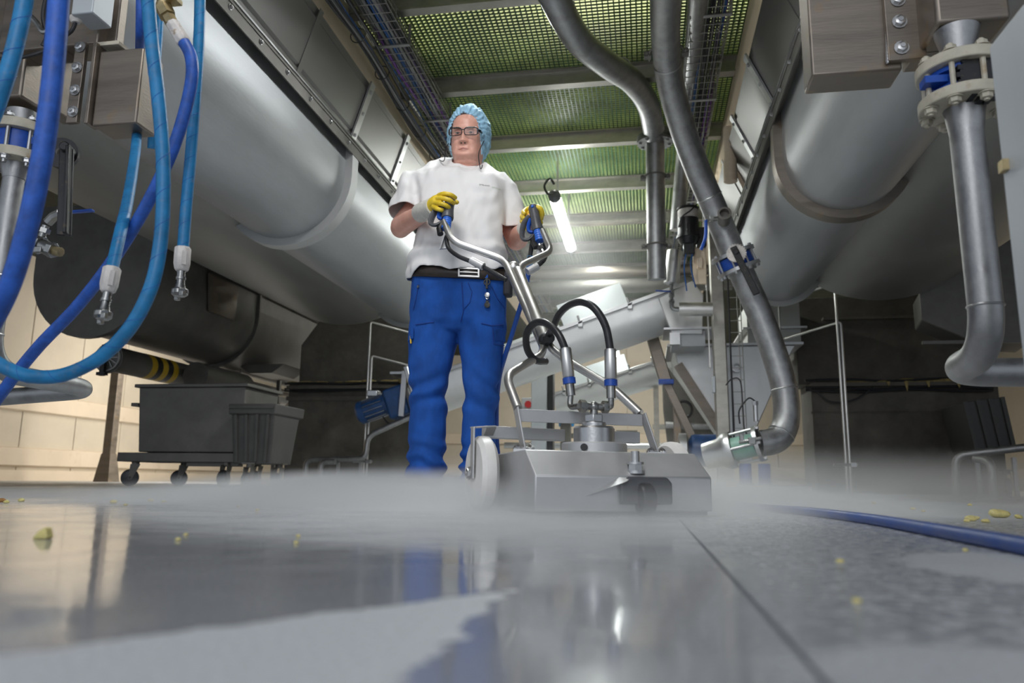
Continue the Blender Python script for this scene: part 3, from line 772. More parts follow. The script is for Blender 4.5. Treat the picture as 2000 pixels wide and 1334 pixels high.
for f in (.03, .35, .65, .95):
    mb = MB(); mb.bar(a.lerp(b_, f) + V(0, -.01, 0), d.lerp(c, f) + V(0, -.01, 0), .035, .03, up=(0, -1, 0)); obj('rib', mb, 'bin_plastic', t)
mb = MB(); mb.bar(d + V(-.05, .1, -.03), c + V(.1, .1, -.03), .5, .05); obj('chassis', mb, 'steel_dark', t)
for px in (1920, 1978): castor(t, (P(px, 900, 8.1).x, 8.25, 0), 1.2, .17)
# dark wedge hopper hanging outside the east tank
t = thing('wedge_chute', 'black wedge shaped chute under the east tank behind the vertical flanged pipe', 'chute', (3.4, 7.5, 1.3))
mb = MB(); mb.prism([P(1795, 572, 7.6), P(1800, 625, 7.6), P(1895, 665, 7.6), P(2010, 672, 7.6), P(2010, 440, 7.6), P(1965, 462, 7.6)], (.1, .5, .0)); obj('shell', mb, 'steel_dark', t, bevel=.01)
mb = MB(); mb.box(P(1905, 668, 7.5), (.9, .04, .03)); obj('lip', mb, 'steel_dark', t)

# ------------------------------------------------------------------ overhead pipes
t = thing('swan_neck_pipe', 'grey pipe sweeping in an S from the grating down to a bolted flange', 'pipe', (-.1, 6, 2.2))
pa = [(1060, -70, 4.35), (1085, 0, 4.55), (1130, 78, 4.9), (1185, 125, 5.3), (1235, 160, 5.8), (1266, 205, 6.3), (1278, 262, 6.75)]
pa3 = [P(*a) for a in pa]; pa3 = [V(pa3[0].x - .02, .9, pa3[0].z), V(pa3[0].x, 2.6, pa3[0].z)] + pa3
mb = MB(); mb.tube(smooth(pa3, 10), .098, 26); obj('bent_pipe', mb, 'steel_pipe', t)
top = P(1279, 268, 6.8); bot = V(top.x - .008, 6.95, P(1272, 560, 7.2).z)
mb = MB(); mb.tube([top, bot], .086, 26); obj('straight_pipe', mb, 'steel_pipe', t)
for k, dz in enumerate((0, -.035)):
    mb = MB(); mb.lathe(top + V(0, 0, dz), top + V(0, 0, dz - .028), [(0, .086), (0.0005, .165), (.0275, .165), (.028, .086)], 36); fo = obj('flange', mb, 'steel_pipe', t)
for k in range(8):
    a = math.pi * k / 4 + .2; c = top + V(.135 * math.cos(a), .135 * math.sin(a), -.063)
    mb = MB(); mb.hexbolt(c, (0, 0, -1), .017, .016); mb.hexbolt(c + V(0, 0, .066), (0, 0, 1), .017, .014); obj('bolt', mb, 'steel', t)
mb = MB(); mb.torus(P(1210, 138, 5.55), (P(1235, 160, 5.8) - P(1185, 125, 5.3)), .098, .006, 28, 6); obj('weld_ring', mb, 'steel', t)


def ubolt(parent, c, r, axis='z'):
    c = V(c); mb = MB()
    mb.tube([c + V(-r - .012, .09, 0)] + [c + V(-(r + .012) * math.cos(a), -(r + .012) * math.sin(a), 0) for a in np.linspace(0, math.pi, 14)] + [c + V(r + .012, .09, 0)], .008, 8)
    for sx in (-1, 1):
        mb.hexbolt(c + V(sx * (r + .03), .0, 0), (0, -1, 0), .016, .02); mb.box(c + V(sx * (r + .025), .03, 0), (.05, .05, .03))
    return obj('pipe_clamp', mb, 'steel_dark', parent)


ubolt(t, V(top.x - .003, 6.85, P(1275, 345, 6.85).z), .086)
ubolt(t, V(top.x - .006, 6.92, P(1275, 480, 6.92).z), .086)

t = thing('return_pipe', 'grey vertical pipe ending in a capped drain with blue lever beside the screw conveyor', 'pipe', (.25, 7, 1.9))
pc = [P(1372, -120, 3.9), P(1363, 0, 4.75), P(1352, 130, 5.7), P(1342, 215, 6.6), P(1335, 300, 7.2)]
pend = P(1322, 450, 7.3)
pc = [V(pc[0].x, .9, pc[0].z), V(pc[0].x, 2.4, pc[0].z)] + pc
mb = MB(); mb.tube(smooth(pc + [pend], 8), .068, 22); obj('upper_pipe', mb, 'steel_pipe', t)
e = P(1311, 556, 7.3)
mb = MB(); mb.lathe(P(1318, 490, 7.3), e, [(0, .067), (.005, .072), (P(1318, 490, 7.3) - e).length and ((P(1318, 490, 7.3) - e).length - .01, .072), ((P(1318, 490, 7.3) - e).length, .05)], 24); obj('drain_pot', mb, 'steel', t)
mb = MB(); a = e; mb.tube([a, a + V(0, 0, -.06)], .018, 10); mb.tube([a + V(0, 0, -.06), a + V(0, 0, -.12)], .027, 8)
mb.tube([a + V(0, 0, -.12), a + V(0, 0, -.15)], .018, 10)
mb.tube(fillet([a + V(0, 0, -.15), a + V(.0, 0, -.24), a + V(.08, 0, -.245)], .04), .022, 10); mb.tube([a + V(.0, 0, -.155), a + V(0, 0, -.18)], .03, 6)
obj('ball_valve', mb, 'coupling', t)
mb = MB(); mb.bar(a + V(-.01, -.03, -.075), a + V(-.15, -.04, -.065), .022, .01); obj('lever', mb, 'blue_paint', t)
b1 = P(1326, 604, 7.3); b2 = P(1392, 604, 7.3)
mb = MB(); mb.lathe(b1, b2, [(0, .02), (.001, .066), (.31, .066), (.315, .03)], 24); obj('branch_pot', mb, 'steel_bright', t)

t = thing('curved_feed_pipe', 'long grey pipe curving down past the trough to the pump, with butterfly valve', 'pipe', (.9, 6.5, 0))
YV = 6.0
pb = [(1302, -190, 3.55), (1300, -20, 4.35), (1300, 80, 4.9), (1310, 165, 5.3), (1333, 250, 5.6), (1362, 330, 5.82), (1393, 402, 5.95), (1418, 462, YV), (1430, 492, YV + .02), (1456, 550, YV + .05), (1483, 612, 6.08), (1512, 690, 6.1), (1532, 760, 6.1), (1536, 815, 6.08), (1526, 848, 6.05), (1508, 862, 6.02), (1482, 866, 6.0)]
pp = smooth([P(*a) for a in pb], 8)
mb = MB(); mb.tube([V(pp[0].x, .9, pp[0].z + .02), V(pp[0].x, 2.4, pp[0].z + .01)] + pp, .098, 28); obj('bent_pipe', mb, 'steel_pipe', t)
mb = MB()
for i in (20, 46, 96, 112):
    mb.torus(pp[i], pp[i + 1] - pp[i - 1], .098, .006, 28, 6)
obj('weld_ring', mb, 'steel', t)
vd = (P(1456, 550, YV + .05) - P(1418, 462, YV)).normalized(); vc = P(1437, 512, YV)
for s in (-1, 1):
    c = vc + vd * (s * .062)
    mb = MB(); mb.lathe(c - vd * .014, c + vd * .014, [(0, .10), (.0005, .172), (.0275, .172), (.028, .10)], 36); obj('flange', mb, 'steel', t)
    for k in range(8):
        a = math.pi * k / 4 + .3; u = vd.orthogonal().normalized(); w = vd.cross(u)
        cc = c + (u * math.cos(a) + w * math.sin(a)) * .145 + vd * (s * .014)
        mb = MB(); mb.hexbolt(cc, vd * s, .016, .018); obj('bolt', mb, 'steel', t)
mb = MB(); mb.lathe(vc - vd * .042, vc + vd * .042, [(0, .10), (.0005, .135), (.0835, .135), (.084, .10)], 30); obj('valve_body', mb, 'blue_paint', t)
mb = MB()
for k in range(8):
    a = math.pi * k / 4 + .3; u = vd.orthogonal().normalized(); w = vd.cross(u); cc = vc + (u * math.cos(a) + w * math.sin(a)) * .145
    mb.cyl(cc - vd * .06, cc + vd * .06, .008, n=8)
obj('stud', mb, 'steel', t)
ax = V(-.1, -1, .1).normalized(); hc = vc + ax * .17
mb = MB(); mb.cyl(vc + ax * .12, hc, .03); mb.lathe(hc, hc + ax * .014, [(0, .02), (.0005, .07), (.0135, .07), (.014, .02)], 18)
for k in range(12):
    a = 2 * math.pi * k / 24 + 1.6; u = ax.orthogonal().normalized(); w = ax.cross(u); mb.box(hc + (u * math.cos(a) + w * math.sin(a)) * .072 + ax * .007, (.012, .012, .012))
obj('notch_plate', mb, 'white_crimp', t)
l0 = hc + ax * .03; l1 = P(1478, 575, 5.75)
mb = MB(); mb.bar(l0 + (l0 - l1).normalized() * .05, l1, .05, .022, up=ax); mb.cyl(hc, hc + ax * .05, .022); obj('lever', mb, 'black_iron', t, bevel=.006)
st = P(1413, 440, 5.88)
mb = MB(); d = V(-.05, -1, .15).normalized(); mb.lathe(st + d * .06, st + d * .20, [(0, .045), (.09, .045), (.0905, .052), (.139, .052), (.14, .036), (.10, .034)], 20); obj('threaded_stub', mb, 'steel_dark', t)
mb = MB(); a = st + V(-.08, -.1, .02); mb.tube([a + V(.06, 0, 0), a], .018, 8); mb.tube([a, a + V(-.03, 0, .0)], .026, 6); mb.tube([a + V(-.03, 0, 0), a + V(-.07, 0, -.02)], .012, 8); obj('needle_valve', mb, 'coupling', t)
mb = MB(); mb.tube(smooth([a + V(-.06, -.01, -.01), P(1378, 462, 5.78), P(1369, 488, 5.8)], 6), .013, 8); obj('lever', mb, 'blue_paint', t)
ubolt(t, pp[18] + V(0, 0, .0), .104)

# lubricant reservoir on the pillar
t = thing('oil_reservoir', 'black and clear lubricant reservoir mounted beside the return pipe', 'reservoir', (.5, 7.2, 2.3))
c = P(1345, 478, 7.1); z0 = c.z
mb = MB(); mb.lathe(c, c + V(0, 0, .25), [(0, .07), (.03, .09), (.06, .098), (.062, .11), (.085, .11), (.087, .098), (.25, .098)], 28); obj('pump_housing', mb, 'black_plastic', t)
mb = MB(); mb.lathe(c + V(0, 0, .25), c + V(0, 0, .34), [(0, .094), (.085, .094), (.09, .08)], 28); obj('clear_bowl', mb, 'white_crimp', t)
mb = MB(); mb.lathe(c + V(0, 0, .34), c + V(0, 0, .36), [(0, .102), (.018, .102), (.02, .09)], 28); obj('lid', mb, 'black_plastic', t)
mb = MB(); mb.box(c + V(.0, .0, -.05), (.10, .10, .11)); mb.box(c + V(.12, .05, .08), (.09, .10, .18)); mb.box(c + V(.0, -.095, .12), (.04, .02, .12)); obj('pump_element', mb, 'black_plastic', t, bevel=.008)
mb = MB(); mb.tube(smooth([c + V(-.09, -.05, .16), c + V(-.06, -.1, .24), c + V(.02, -.1, .30), c + V(.08, -.06, .37)], 6), .006, 6); obj('cable', mb, 'cable_black', t); mb = MB(); mb.tube(smooth([c + V(-.03, -.04, -.1), c + V(-.05, -.05, -.25), c + V(-.03, -.02, -.45)], 6), .007, 6); obj('cable', mb, 'cable_blue', t); mb = MB(); mb.tube(smooth([c + V(.03, -.04, -.1), c + V(.01, -.05, -.22), c + V(.05, -.02, -.42)], 6), .007, 6); obj('cable', mb, 'cable_blue', t)
mb = MB(); mb.box(c + V(.1, .1, -.18), (.12, .03, .36)); mb.box(c + V(.1, .07, -.16), (.05, .04, .1)); obj('bracket_plate', mb, 'tan_edge', t, bevel=.005)

# ------------------------------------------------------------------ tall pillar and wire ladder tray
yp = 7.6
pb_ = V(P(1415, 900, yp).x, yp, 0); pt_ = P(1398, 480, yp)
t = thing('square_pillar', 'slim square steel pillar rising beside the wire cable ladder', 'pillar', (pb_.x, yp, 0))
mb = MB(); mb.bar((pb_.x, yp, 0), (pb_.x - .02, yp, 3.015), .125, .125, up=(0, -1, 0)); obj('shaft', mb, 'steel_beam', t, bevel=.012)
mb = MB(); mb.box((pb_.x + .005, yp, .20), (.15, .15, .40)); mb.box((pb_.x, yp, .008), (.26, .26, .016)); obj('foot_sleeve', mb, 'steel_beam', t, bevel=.008)
mb = MB(); mb.box((pb_.x - .08, yp - .05, 1.02), (.03, .05, .16)); obj('junction_tag', mb, 'grey_box', t, bevel=.004)
mb = MB(); mb.bar((pb_.x - .10, yp + .05, 1.2), (pb_.x - .12, yp + .05, 3.4), .012, .03, up=(0, -1, 0)); obj('conduit', mb, 'steel_bright', t)
t = thing('cable_ladder', 'narrow vertical wire cable tray with a black cable, fixed beside the square pillar', 'tray', (pb_.x + .14, yp - .08, .5))
for dx in (.095, .175, .205):
    mb = MB(); mb.tube([(pb_.x + dx, yp - .08, .55), (pb_.x + dx - .02, yp - .08, 3.3)], .005, 6); obj('rail_wire', mb, 'wire', t)
for k in range(24):
    z = .6 + k * .115
    mb = MB(); mb.tube([(pb_.x + .09 - .02 * (z / 3.3), yp - .085, z), (pb_.x + .21 - .02 * (z / 3.3), yp - .085, z)], .004, 6); obj('rung', mb, 'wire', t)
mb = MB(); mb.tube(smooth([(pb_.x + .085, yp - .09, z + .0) for z in (.45, .9, 1.5, 2.1, 2.7, 3.3)], 4), .009, 8); obj('cable', mb, 'cable_black', t)

# ------------------------------------------------------------------ inclined screw conveyors
def conveyor(lab, a, b, r, covers, ysz=.30):
    t = thing('inclined_conveyor', lab, 'conveyor', (a + b) / 2)
    d = (b - a).normalized(); L = (b - a).length; n = V(0, 1, 0); u = n.cross(d)
    if u.z < 0: u = -u
    ring = lambda p: [p - n * r + u * r * .55] + [p - n * r * math.cos(math.pi * k / 24) - u * r * math.sin(math.pi * k / 24) for k in range(25)] + [p + n * r + u * r * .55]
    mb = MB(); mb.ring_loft([ring(a), ring(b)]); obj('tube_body', mb, 'steel_conveyor', t, ang=.5)
    mb = MB(); mb.bar(a - n * (r + .02) + u * r * .55, b - n * (r + .02) + u * r * .55, .05, .02, up=u); obj('top_flange', mb, 'steel', t)
    mb = MB(); mb.bar(a + u * (r * .55 + .02), b + u * (r * .55 + .02), 2 * r + .06, .02, up=u); obj('lid', mb, 'steel', t, bevel=.004)
    for f0, f1, h in covers:
        p0, p1 = a + d * (L * f0), a + d * (L * f1); c0 = (p0 + p1) / 2 + u * (r * .55 + .03)
        w0 = -n * (r * 1.0); 
        mb = MB(); mb.prism([p0 + w0 + u * (r * .58), p1 + w0 + u * (r * .58), p1 - n * r * .3 + u * (r * .58 + h), p0 - n * r * .3 + u * (r * .58 + h)], n * .35)
        obj('cover_box', mb, 'grey_box', t, bevel=.008)
    for f in (.1, .3, .5, .62, .8):
        mb = MB(); p = a + d * (L * f) - n * (r + .02) + u * r * .5; mb.box(p, (.05, .05, .07)); mb.cyl(p - n * .02 + u * .03, p - n * .02 + u * .09, .012); obj('lid_clip', mb, 'steel', t, bevel=.004)
    return t, d, u, n


yc = 8.0
a = P(830, 775, yc); b = P(1345, 590, yc)
t, d, u, n = conveyor('broad inclined steel screw conveyor rising from the blue gear motor to the hopper', a, b, .235, ((.30, .545, .10), (.56, .80, .30)))
# drive end
mb = MB(); e = a - d * .02; mb.prism([e - n * .3 - u * .28, e + n * .3 - u * .28, e + n * .3 + u * .32, e - n * .3 + u * .32], -d * .04); obj('end_plate', mb, 'steel', t, bevel=.005)
mb = MB(); mb.box(e - d * .12 + u * .30, (.22, .4, .03)); mb.bar(e - d * .06 + u * .30 - n * .2, e - d * .24 - u * .15 - n * .2, .06, .02, up=n); obj('motor_bracket', mb, 'steel', t, bevel=.004)
# discharge chute
top_ = [P(1307, 688 - 110, yc), P(1345, 545, yc), P(1375, 560, yc), P(1375, 655, yc)]
mb = MB(); mb.prism([P(1286, 582, yc - .26), P(1352, 548, yc - .26), P(1374, 575, yc - .26), P(1372, 652, yc - .26), P(1312, 652, yc - .26)], (0, .52, 0)); obj('discharge_chute', mb, 'steel_conveyor', t, bevel=.006)
mb = MB(); mb.box(P(1345, 652, yc), (.52, .62, .02)); mb.box(P(1318, 662, yc - .3), (.10, .05, .12)); obj('chute_flange', mb, 'steel', t)
mb = MB(); mb.box((P(1342, 665, yc).x, yc, P(1342, 668, yc).z), (.33, .42, .16)); obj('chute_neck', mb, 'steel_trough', t)
t = thing('gear_motor', 'blue gear motor tilted at the low end of the broad inclined conveyor', 'motor', P(760, 790, yc))
g0 = e - d * .05; g0 = P(800, 780, yc); dd = -d
mb = MB(); mb.prism([g0 + V(0, -.14, 0) + u * .17, g0 + V(0, .14, 0) + u * .17, g0 + V(0, .14, 0) - u * .16, g0 + V(0, -.14, 0) - u * .16], dd * .24); obj('gearbox', mb, 'motor_blue', t, bevel=.03, seg=3)
mb = MB(); m0 = g0 + dd * .24 + u * .04; mb.lathe(m0, m0 + dd * .36, [(0, .13), (.02, .13), (.021, .115), (.27, .115), (.271, .125), (.33, .125), (.36, .09)], 24); mo = obj('motor', mb, 'motor_blue', t)
for k in range(14):
    an = 2 * math.pi * k / 14; ww = u * math.cos(an) + n * math.sin(an)
    mb = MB(); mb.bar(m0 + dd * .04 + ww * .12, m0 + dd * .26 + ww * .12, .006, .022, up=ww); obj('fin', mb, 'steel', mo)
mb = MB(); mb.box(m0 + dd * .12 + u * .15 - n * .02, (.12, .12, .07)); obj('terminal_box', mb, 'steel', t, bevel=.01)
mb = MB(); mb.tube(smooth([m0 + dd * .1 - u * .12, m0 + dd * .05 - u * .22, m0 - dd * .1 - u * .24, m0 - dd * .2 - u * .15], 6), .009, 6); obj('cable', mb, 'cable_black', t)

a2 = P(1085, 790, 10.6); b2 = P(1330, 712, 10.6)
t2, d2, u2, n2 = conveyor('narrow inclined steel conveyor further back behind the surface cleaner hoses', a2, b2, .19, ((.18, .62, .26),))
for f in (.25, .8):
    p = a2.lerp(b2, f); mb = MB(); mb.bar((p.x, p.y, 0), (p.x, p.y, p.z - .1), .07, .07, up=(0, 1, 0)); obj('leg', mb, 'steel_beam', t2)
t = thing('stay_strut', 'brown diagonal steel strut with blue clamp below the broad inclined conveyor', 'strut', (.2, 8.2, .6))
s0 = P(1268, 640, 8.35); s1 = P(1395, 935, 8.35); sm_ = P(1300, 745, 8.35)
mb = MB(); mb.bar(s0, sm_, .13, .08, up=(0, -1, 0)); obj('outer_sleeve', mb, 'steel_brushed_dirty', t, bevel=.01)
mb = MB(); mb.bar(sm_, P(1365, 880, 8.35), .085, .06, up=(0, -1, 0)); obj('inner_bar', mb, 'steel_brushed_dirty', t, bevel=.006)
mb = MB(); mb.box(P(1301, 746, 8.3), (.16, .12, .05)); obj('clamp', mb, 'blue_paint', t, bevel=.006)
mb = MB(); mb.bar(P(1372, 870, 8.35), V(P(1372, 950, 8.35).x, 8.35, 0), .1, .1); mb.bar(P(1322, 790, 8.6), V(P(1325, 950, 8.6).x, 8.6, 0), .10, .08); obj('stand_leg', mb, 'steel_brushed_dirty', t, bevel=.006)

# ------------------------------------------------------------------ hopper
yh = 8.4
t = thing('steel_hopper', 'large tapered stainless hopper standing behind the curved pipe and pillar', 'hopper', (P(1435, 900, yh).x, yh, 0))
hx0, hx1 = P(1312, 680, yh).x, P(1558, 672, yh).x; zt_ = P(1430, 676, yh).z
z2 = P(1430, 700, yh).z; zb = P(1430, 855, yh).z; bx0, bx1 = P(1408, 850, yh).x, P(1470, 850, yh).x
mb = MB(); mb.ring_loft([[V(x0, y0, z), V(x1, y0, z), V(x1, y1, z), V(x0, y1, z)] for x0, x1, y0, y1, z in ((bx0, bx1, yh + .05, yh + .4, zb - .25), (bx0, bx1, yh + .05, yh + .4, zb), (hx0 + .05, hx1 - .12, yh, yh + 1.0, z2 - .03), (hx0 + .02, hx1 - .02, yh, yh + 1.0, zt_))]); obj('cone', mb, 'steel_conveyor', t, bevel=.01)
mb = MB(); mb.box(((hx0 + hx1) / 2, yh + .5, zt_ + .012), (hx1 - hx0 + .1, 1.1, .025)); obj('rim', mb, 'steel', t)
mb = MB(); mb.box((P(1515, 655, yh).x, yh + .5, zt_ + .25), (.55, .8, .46)); obj('inlet_box', mb, 'steel_tank', t)
mb = MB(); mb.box((P(1515, 655, yh).x, yh + .5, zt_ + .20), (.66, .95, .02)); obj('inlet_flange', mb, 'steel', t)
mb = MB(); mb.bar(V(hx0 + .06, yh - .01, z2 - .06), V(bx0 + .02, yh + .04, zb + .05), .10, .02, up=(0, -1, 0)); obj('edge_rib', mb, 'steel_brushed_dirty', t)
mb = MB(); s_ = P(1436, 722, yh + .06); mb.lathe(s_, s_ + V(0, -.16, 0), [(0, .04), (.10, .04), (.101, .05), (.159, .05), (.16, .035), (.12, .03)], 18); obj('sample_stub', mb, 'steel', t)
for x in (bx0 - .1, bx1 + .1):
    mb = MB(); mb.bar((x, yh + .3, 0), (x, yh + .3, zb + .1), .07, .07); obj('leg', mb, 'steel_beam', t)
# pump at the foot
ypu = 6.0
t = thing('pump', 'pale green and steel pump under the hopper fed by the curved pipe', 'pump', (P(1440, 900, ypu).x, ypu, 0))
pc0 = P(1482, 866, 6.0); pd = (P(1425, 880, 6.06) - pc0).normalized()
mb = MB(); mb.lathe(pc0 - pd * .01, pc0 + pd * .03, [(0, .09), (.0005, .135), (.0295, .135), (.03, .09)], 32); obj('inlet_flange', mb, 'steel', t)
mb = MB(); mb.lathe(pc0 + pd * .03, pc0 + pd * .19, [(0, .088), (.159, .088), (.16, .08)], 28); obj('sight_glass', mb, 'motor_green', t)
mb = MB(); mb.lathe(pc0 + pd * .19, pc0 + pd * .42, [(0, .09), (.001, .138), (.03, .142), (.06, .138), (.10, .11), (.22, .10), (.23, .06)], 32); obj('volute', mb, 'steel', t)
for k in range(4):
    an = math.pi / 4 + k * math.pi / 2; uu = pd.orthogonal().normalized(); ww = pd.cross(uu); o_ = (uu * math.cos(an) + ww * math.sin(an)) * .115
    mb = MB(); mb.cyl(pc0 + o_, pc0 + pd * .2 + o_, .012, n=8); mb.hexbolt(pc0 + o_ - pd * .01, -pd, .018, .018); obj('tie_rod', mb, 'steel', t)
mb = MB(); c = pc0 + V(-.02, -.05, .16); mb.cyl(c, c + V(0, 0, .12), .018); mb.cyl(c + V(0, 0, .12), c + V(0, 0, .15), .024, n=6); obj('sensor', mb, 'steel', t)
mb = MB(); mb.tube(smooth([c + V(0, 0, .15), c + V(-.05, -.02, .17), c + V(-.12, -.03, .08), c + V(-.12, -.03, -.02)], 6), .006, 6); obj('cable', mb, 'cable_black', t); mb = MB()
mb.tube(smooth([P(1418, 752, 6.9), P(1430, 740, 6.8), P(1446, 745, 6.7), P(1451, 800, 6.6), P(1455, 842, 6.2), P(1475, 858, 6.0)], 6), .006, 6); obj('cable', mb, 'cable_black', t)
mb = MB(); mb.cyl(c + V(-.14, -.10, -.16), c + V(.02, -.12, -.13), .014, n=8); mb.box(c + V(-.05, -.11, -.15), (.05, .04, .05)); mb.box(c + V(-.12, -.1, -.13), (.03, .03, .06)); obj('clamp_lever', mb, 'coupling', t, bevel=.004)
for px in (1455, 1492):
    mb = MB(); x = P(px, 900, 6.05).x; zb_ = pc0.z - .15; mb.lathe((x, 6.05, .06), (x, 6.05, zb_), [(0, .06), (.03, .06), (.031, .045), (zb_ - .06, .045)], 16); obj('rubber_foot', mb, 'blue_paint', t)
mb = MB(); mb.box((P(1470, 900, 6.05).x, 6.05, .04), (.75, .4, .08)); obj('base_plate', mb, 'steel_beam', t, bevel=.01)
t = thing('pump_motor', 'blue finned motor lying behind the square pillar next to the pump', 'motor', (P(1385, 900, 7.9).x, 7.9, 0))
mb = MB(); c = P(1385, 880, 7.9); mb.lathe(c + V(-.2, 0, 0), c + V(.22, 0, 0), [(0, .10), (.03, .15), (.06, .16), (.40, .16), (.42, .1)], 24); obj('body', mb, 'motor_blue', t)
mb = MB(); mb.lathe(c + V(-.22, 0, 0), c + V(-.3, 0, 0), [(0, .17), (.07, .17), (.08, .12)], 24); obj('fan_cover', mb, 'steel', t)
mb = MB(); mb.box((c.x, c.y, c.z / 2 - .08), (.36, .3, c.z - .16)); obj('foot', mb, 'steel_beam', t)

t = thing('pump_support', 'dark steel frame and valves in the shade below the hopper edge', 'frame', (P(1345, 900, 9.7).x, 9.7, 0))
mb = MB(); mb.prism([P(1292, 700, 9.7), P(1402, 850, 9.7), P(1405, 930, 9.7), P(1312, 930, 9.7), P(1296, 800, 9.7)], (0, .25, 0)); obj('dark_panel', mb, 'steel_dark', t, bevel=.01)
for px in (1310, 1345, 1392): mb = MB(); c = P(px, 800, 9.55); mb.bar((c.x, 9.55, 0), (c.x, 9.55, 1.0 if px < 1330 else .8), .08, .08); obj('leg', mb, 'steel_beam', t)
mb = MB(); mb.tube([P(1300, 830, 9.5), P(1400, 835, 9.5)], .04, 10); obj('cross_pipe', mb, 'steel_pipe', t)
mb = MB(); mb.torus(P(1335, 800, 9.45), (0, -1, 0), .10, .018, 20, 6); obj('hand_wheel', mb, 'black_iron', t)
mb = MB(); mb.tube(smooth([P(1318, 770, 9.4), P(1322, 840, 9.4), P(1345, 900, 9.4), P(1370, 925, 9.4)], 5), .014, 6); obj('cable', mb, 'cable_black', t)

# background column behind the machine, small things of the far hall
yk = 9.5
t = thing('square_column', 'grey square column with black edge behind the cleaner hoses', 'column', (P(1057, 900, yk).x, yk, 0))
x = P(1055, 750, yk).x
mb = MB(); mb.box((x, yk, 1.0), (.20, .2, 2.0)); obj('shaft', mb, 'grey_box', t, bevel=.01)
mb = MB(); mb.box((x + .14, yk - .02, 1.0), (.07, .18, 2.0)); obj('cable_duct', mb, 'black_plastic', t)
t = thing('control_stand', 'blue and black control stand with red button behind the cleaner frame', 'stand', (P(1100, 900, 12).x, 12, 0))
c = P(1105, 805, 12); mb = MB(); mb.box((c.x, 12, .5), (.16, .12, 1.0)); obj('post', mb, 'steel_dark', t)
mb = MB(); mb.box((c.x, 11.9, c.z), (.2, .14, .26)); obj('case', mb, 'motor_blue', t, bevel=.01)
mb = MB(); r_ = P(1032, 790, 11); mb.box(r_ + V(0, .05, 0), (.2, .1, .2)); obj('button_box', mb, 'grey_box', t, bevel=.01)
mb = MB(); mb.cyl(r_, r_ + V(0, -.04, 0), .05); obj('button', mb, 'red_dot', t)
mb = MB(); mb.bar((r_.x, 11.05, 0), (r_.x, 11.05, r_.z - .1), .06, .06); obj('button_post', mb, 'steel_dark', t)
t = thing('tank_skid', 'row of dark frames and valves on the far floor behind the cleaner deck', 'skid', (P(1150, 900, 13).x, 13, 0))
for px, h, w, mt in ((1000, .95, .5, 'steel_dark'), (1060, .7, .35, 'steel_beam'), (1130, .85, .3, 'steel_dark'), (1180, .55, .4, 'steel_beam'), (1225, .9, .25, 'steel_dark'), (1300, 1.0, .3, 'steel_beam')):
    x = P(px, 900, 13).x; mb = MB(); mb.bar((x - w / 2, 13, 0), (x - w / 2, 13, h), .06, .06); mb.bar((x + w / 2, 13, 0), (x + w / 2, 13, h), .06, .06); mb.bar((x - w / 2 - .05, 13, h), (x + w / 2 + .05, 13, h), .08, .08); mb.bar((x - w / 2, 13, h * .5), (x + w / 2, 13, h * .5), .05, .05); obj('frame_bay', mb, mt, t)
for px in (1095, 1108, 1118): mb = MB(); x = P(px, 800, 12.9).x; mb.lathe((x, 12.9, 1.0), (x, 12.9, 1.28), [(0, .03), (.2, .035), (.25, .015), (.28, .015)], 10); obj('bottle_valve', mb, 'hose_light', t)
mb = MB(); mb.tube([P(985, 870, 12.8), P(1390, 872, 12.8)], .05, 10); obj('pipe', mb, 'steel', t)

# ------------------------------------------------------------------ cable trays
def cable_tray(lab, x0, x1, z, y0, y1, ncab, seed, hang):
    t = thing('cable_tray', lab, 'tray', ((x0 + x1) / 2, 8, z)); r = random.Random(seed)
    m1, m2 = MB(), MB(); h = .09
    for k in range(6):
        x = x0 + (x1 - x0) * k / 5; m1.tube([(x, y0, z), (x, y1, z)], .0035, 5)
    for x in (x0, x1):
        for dz in (.045, .09): m1.tube([(x, y0, z + dz), (x, y1, z + dz)], .0035, 5)
    n = int((y1 - y0) / .1)
    for k in range(n):
        y = y0 + k * .1; m2.tube([(x0, y, z + h), (x0, y, z - .004), (x1, y, z - .004), (x1, y, z + h)], .0035, 5)
    obj('long_wires', m1, 'wire', t, kind='stuff'); obj('cross_wires', m2, 'wire', t, kind='stuff')
    mats_ = ['cable_black', 'cable_blue', 'cable_grey', 'cable_black', 'cable_black', 'cable_violet', 'cable_grey', 'cable_black']
    for k in range(ncab):
        xb = x0 + .02 + (x1 - x0 - .05) * r.random(); zz = z + .012 + .05 * r.random()
        pts = [(xb + r.uniform(-.02, .02), y0 + (y1 - y0) * j / 11, zz + r.uniform(-.012, .012)) for j in range(12)]
        mb = MB(); mb.tube(smooth(pts, 3), r.uniform(.005, .011), 6); obj('cable', mb, mats_[k % 8], t)
    for k in range(9):
        y = y0 + .3 + k * 1.19; mb = MB(); mb.box(((x0 + x1) / 2, y, z - .010), (x1 - x0 + .02, .03, .008)); mb.bar((x1 + .006, y, z - .01), (x1 + .006, y, ZC - .15), .02, .006, up=(0, 1, 0)); obj('hanger', mb, 'steel', t)
    return t


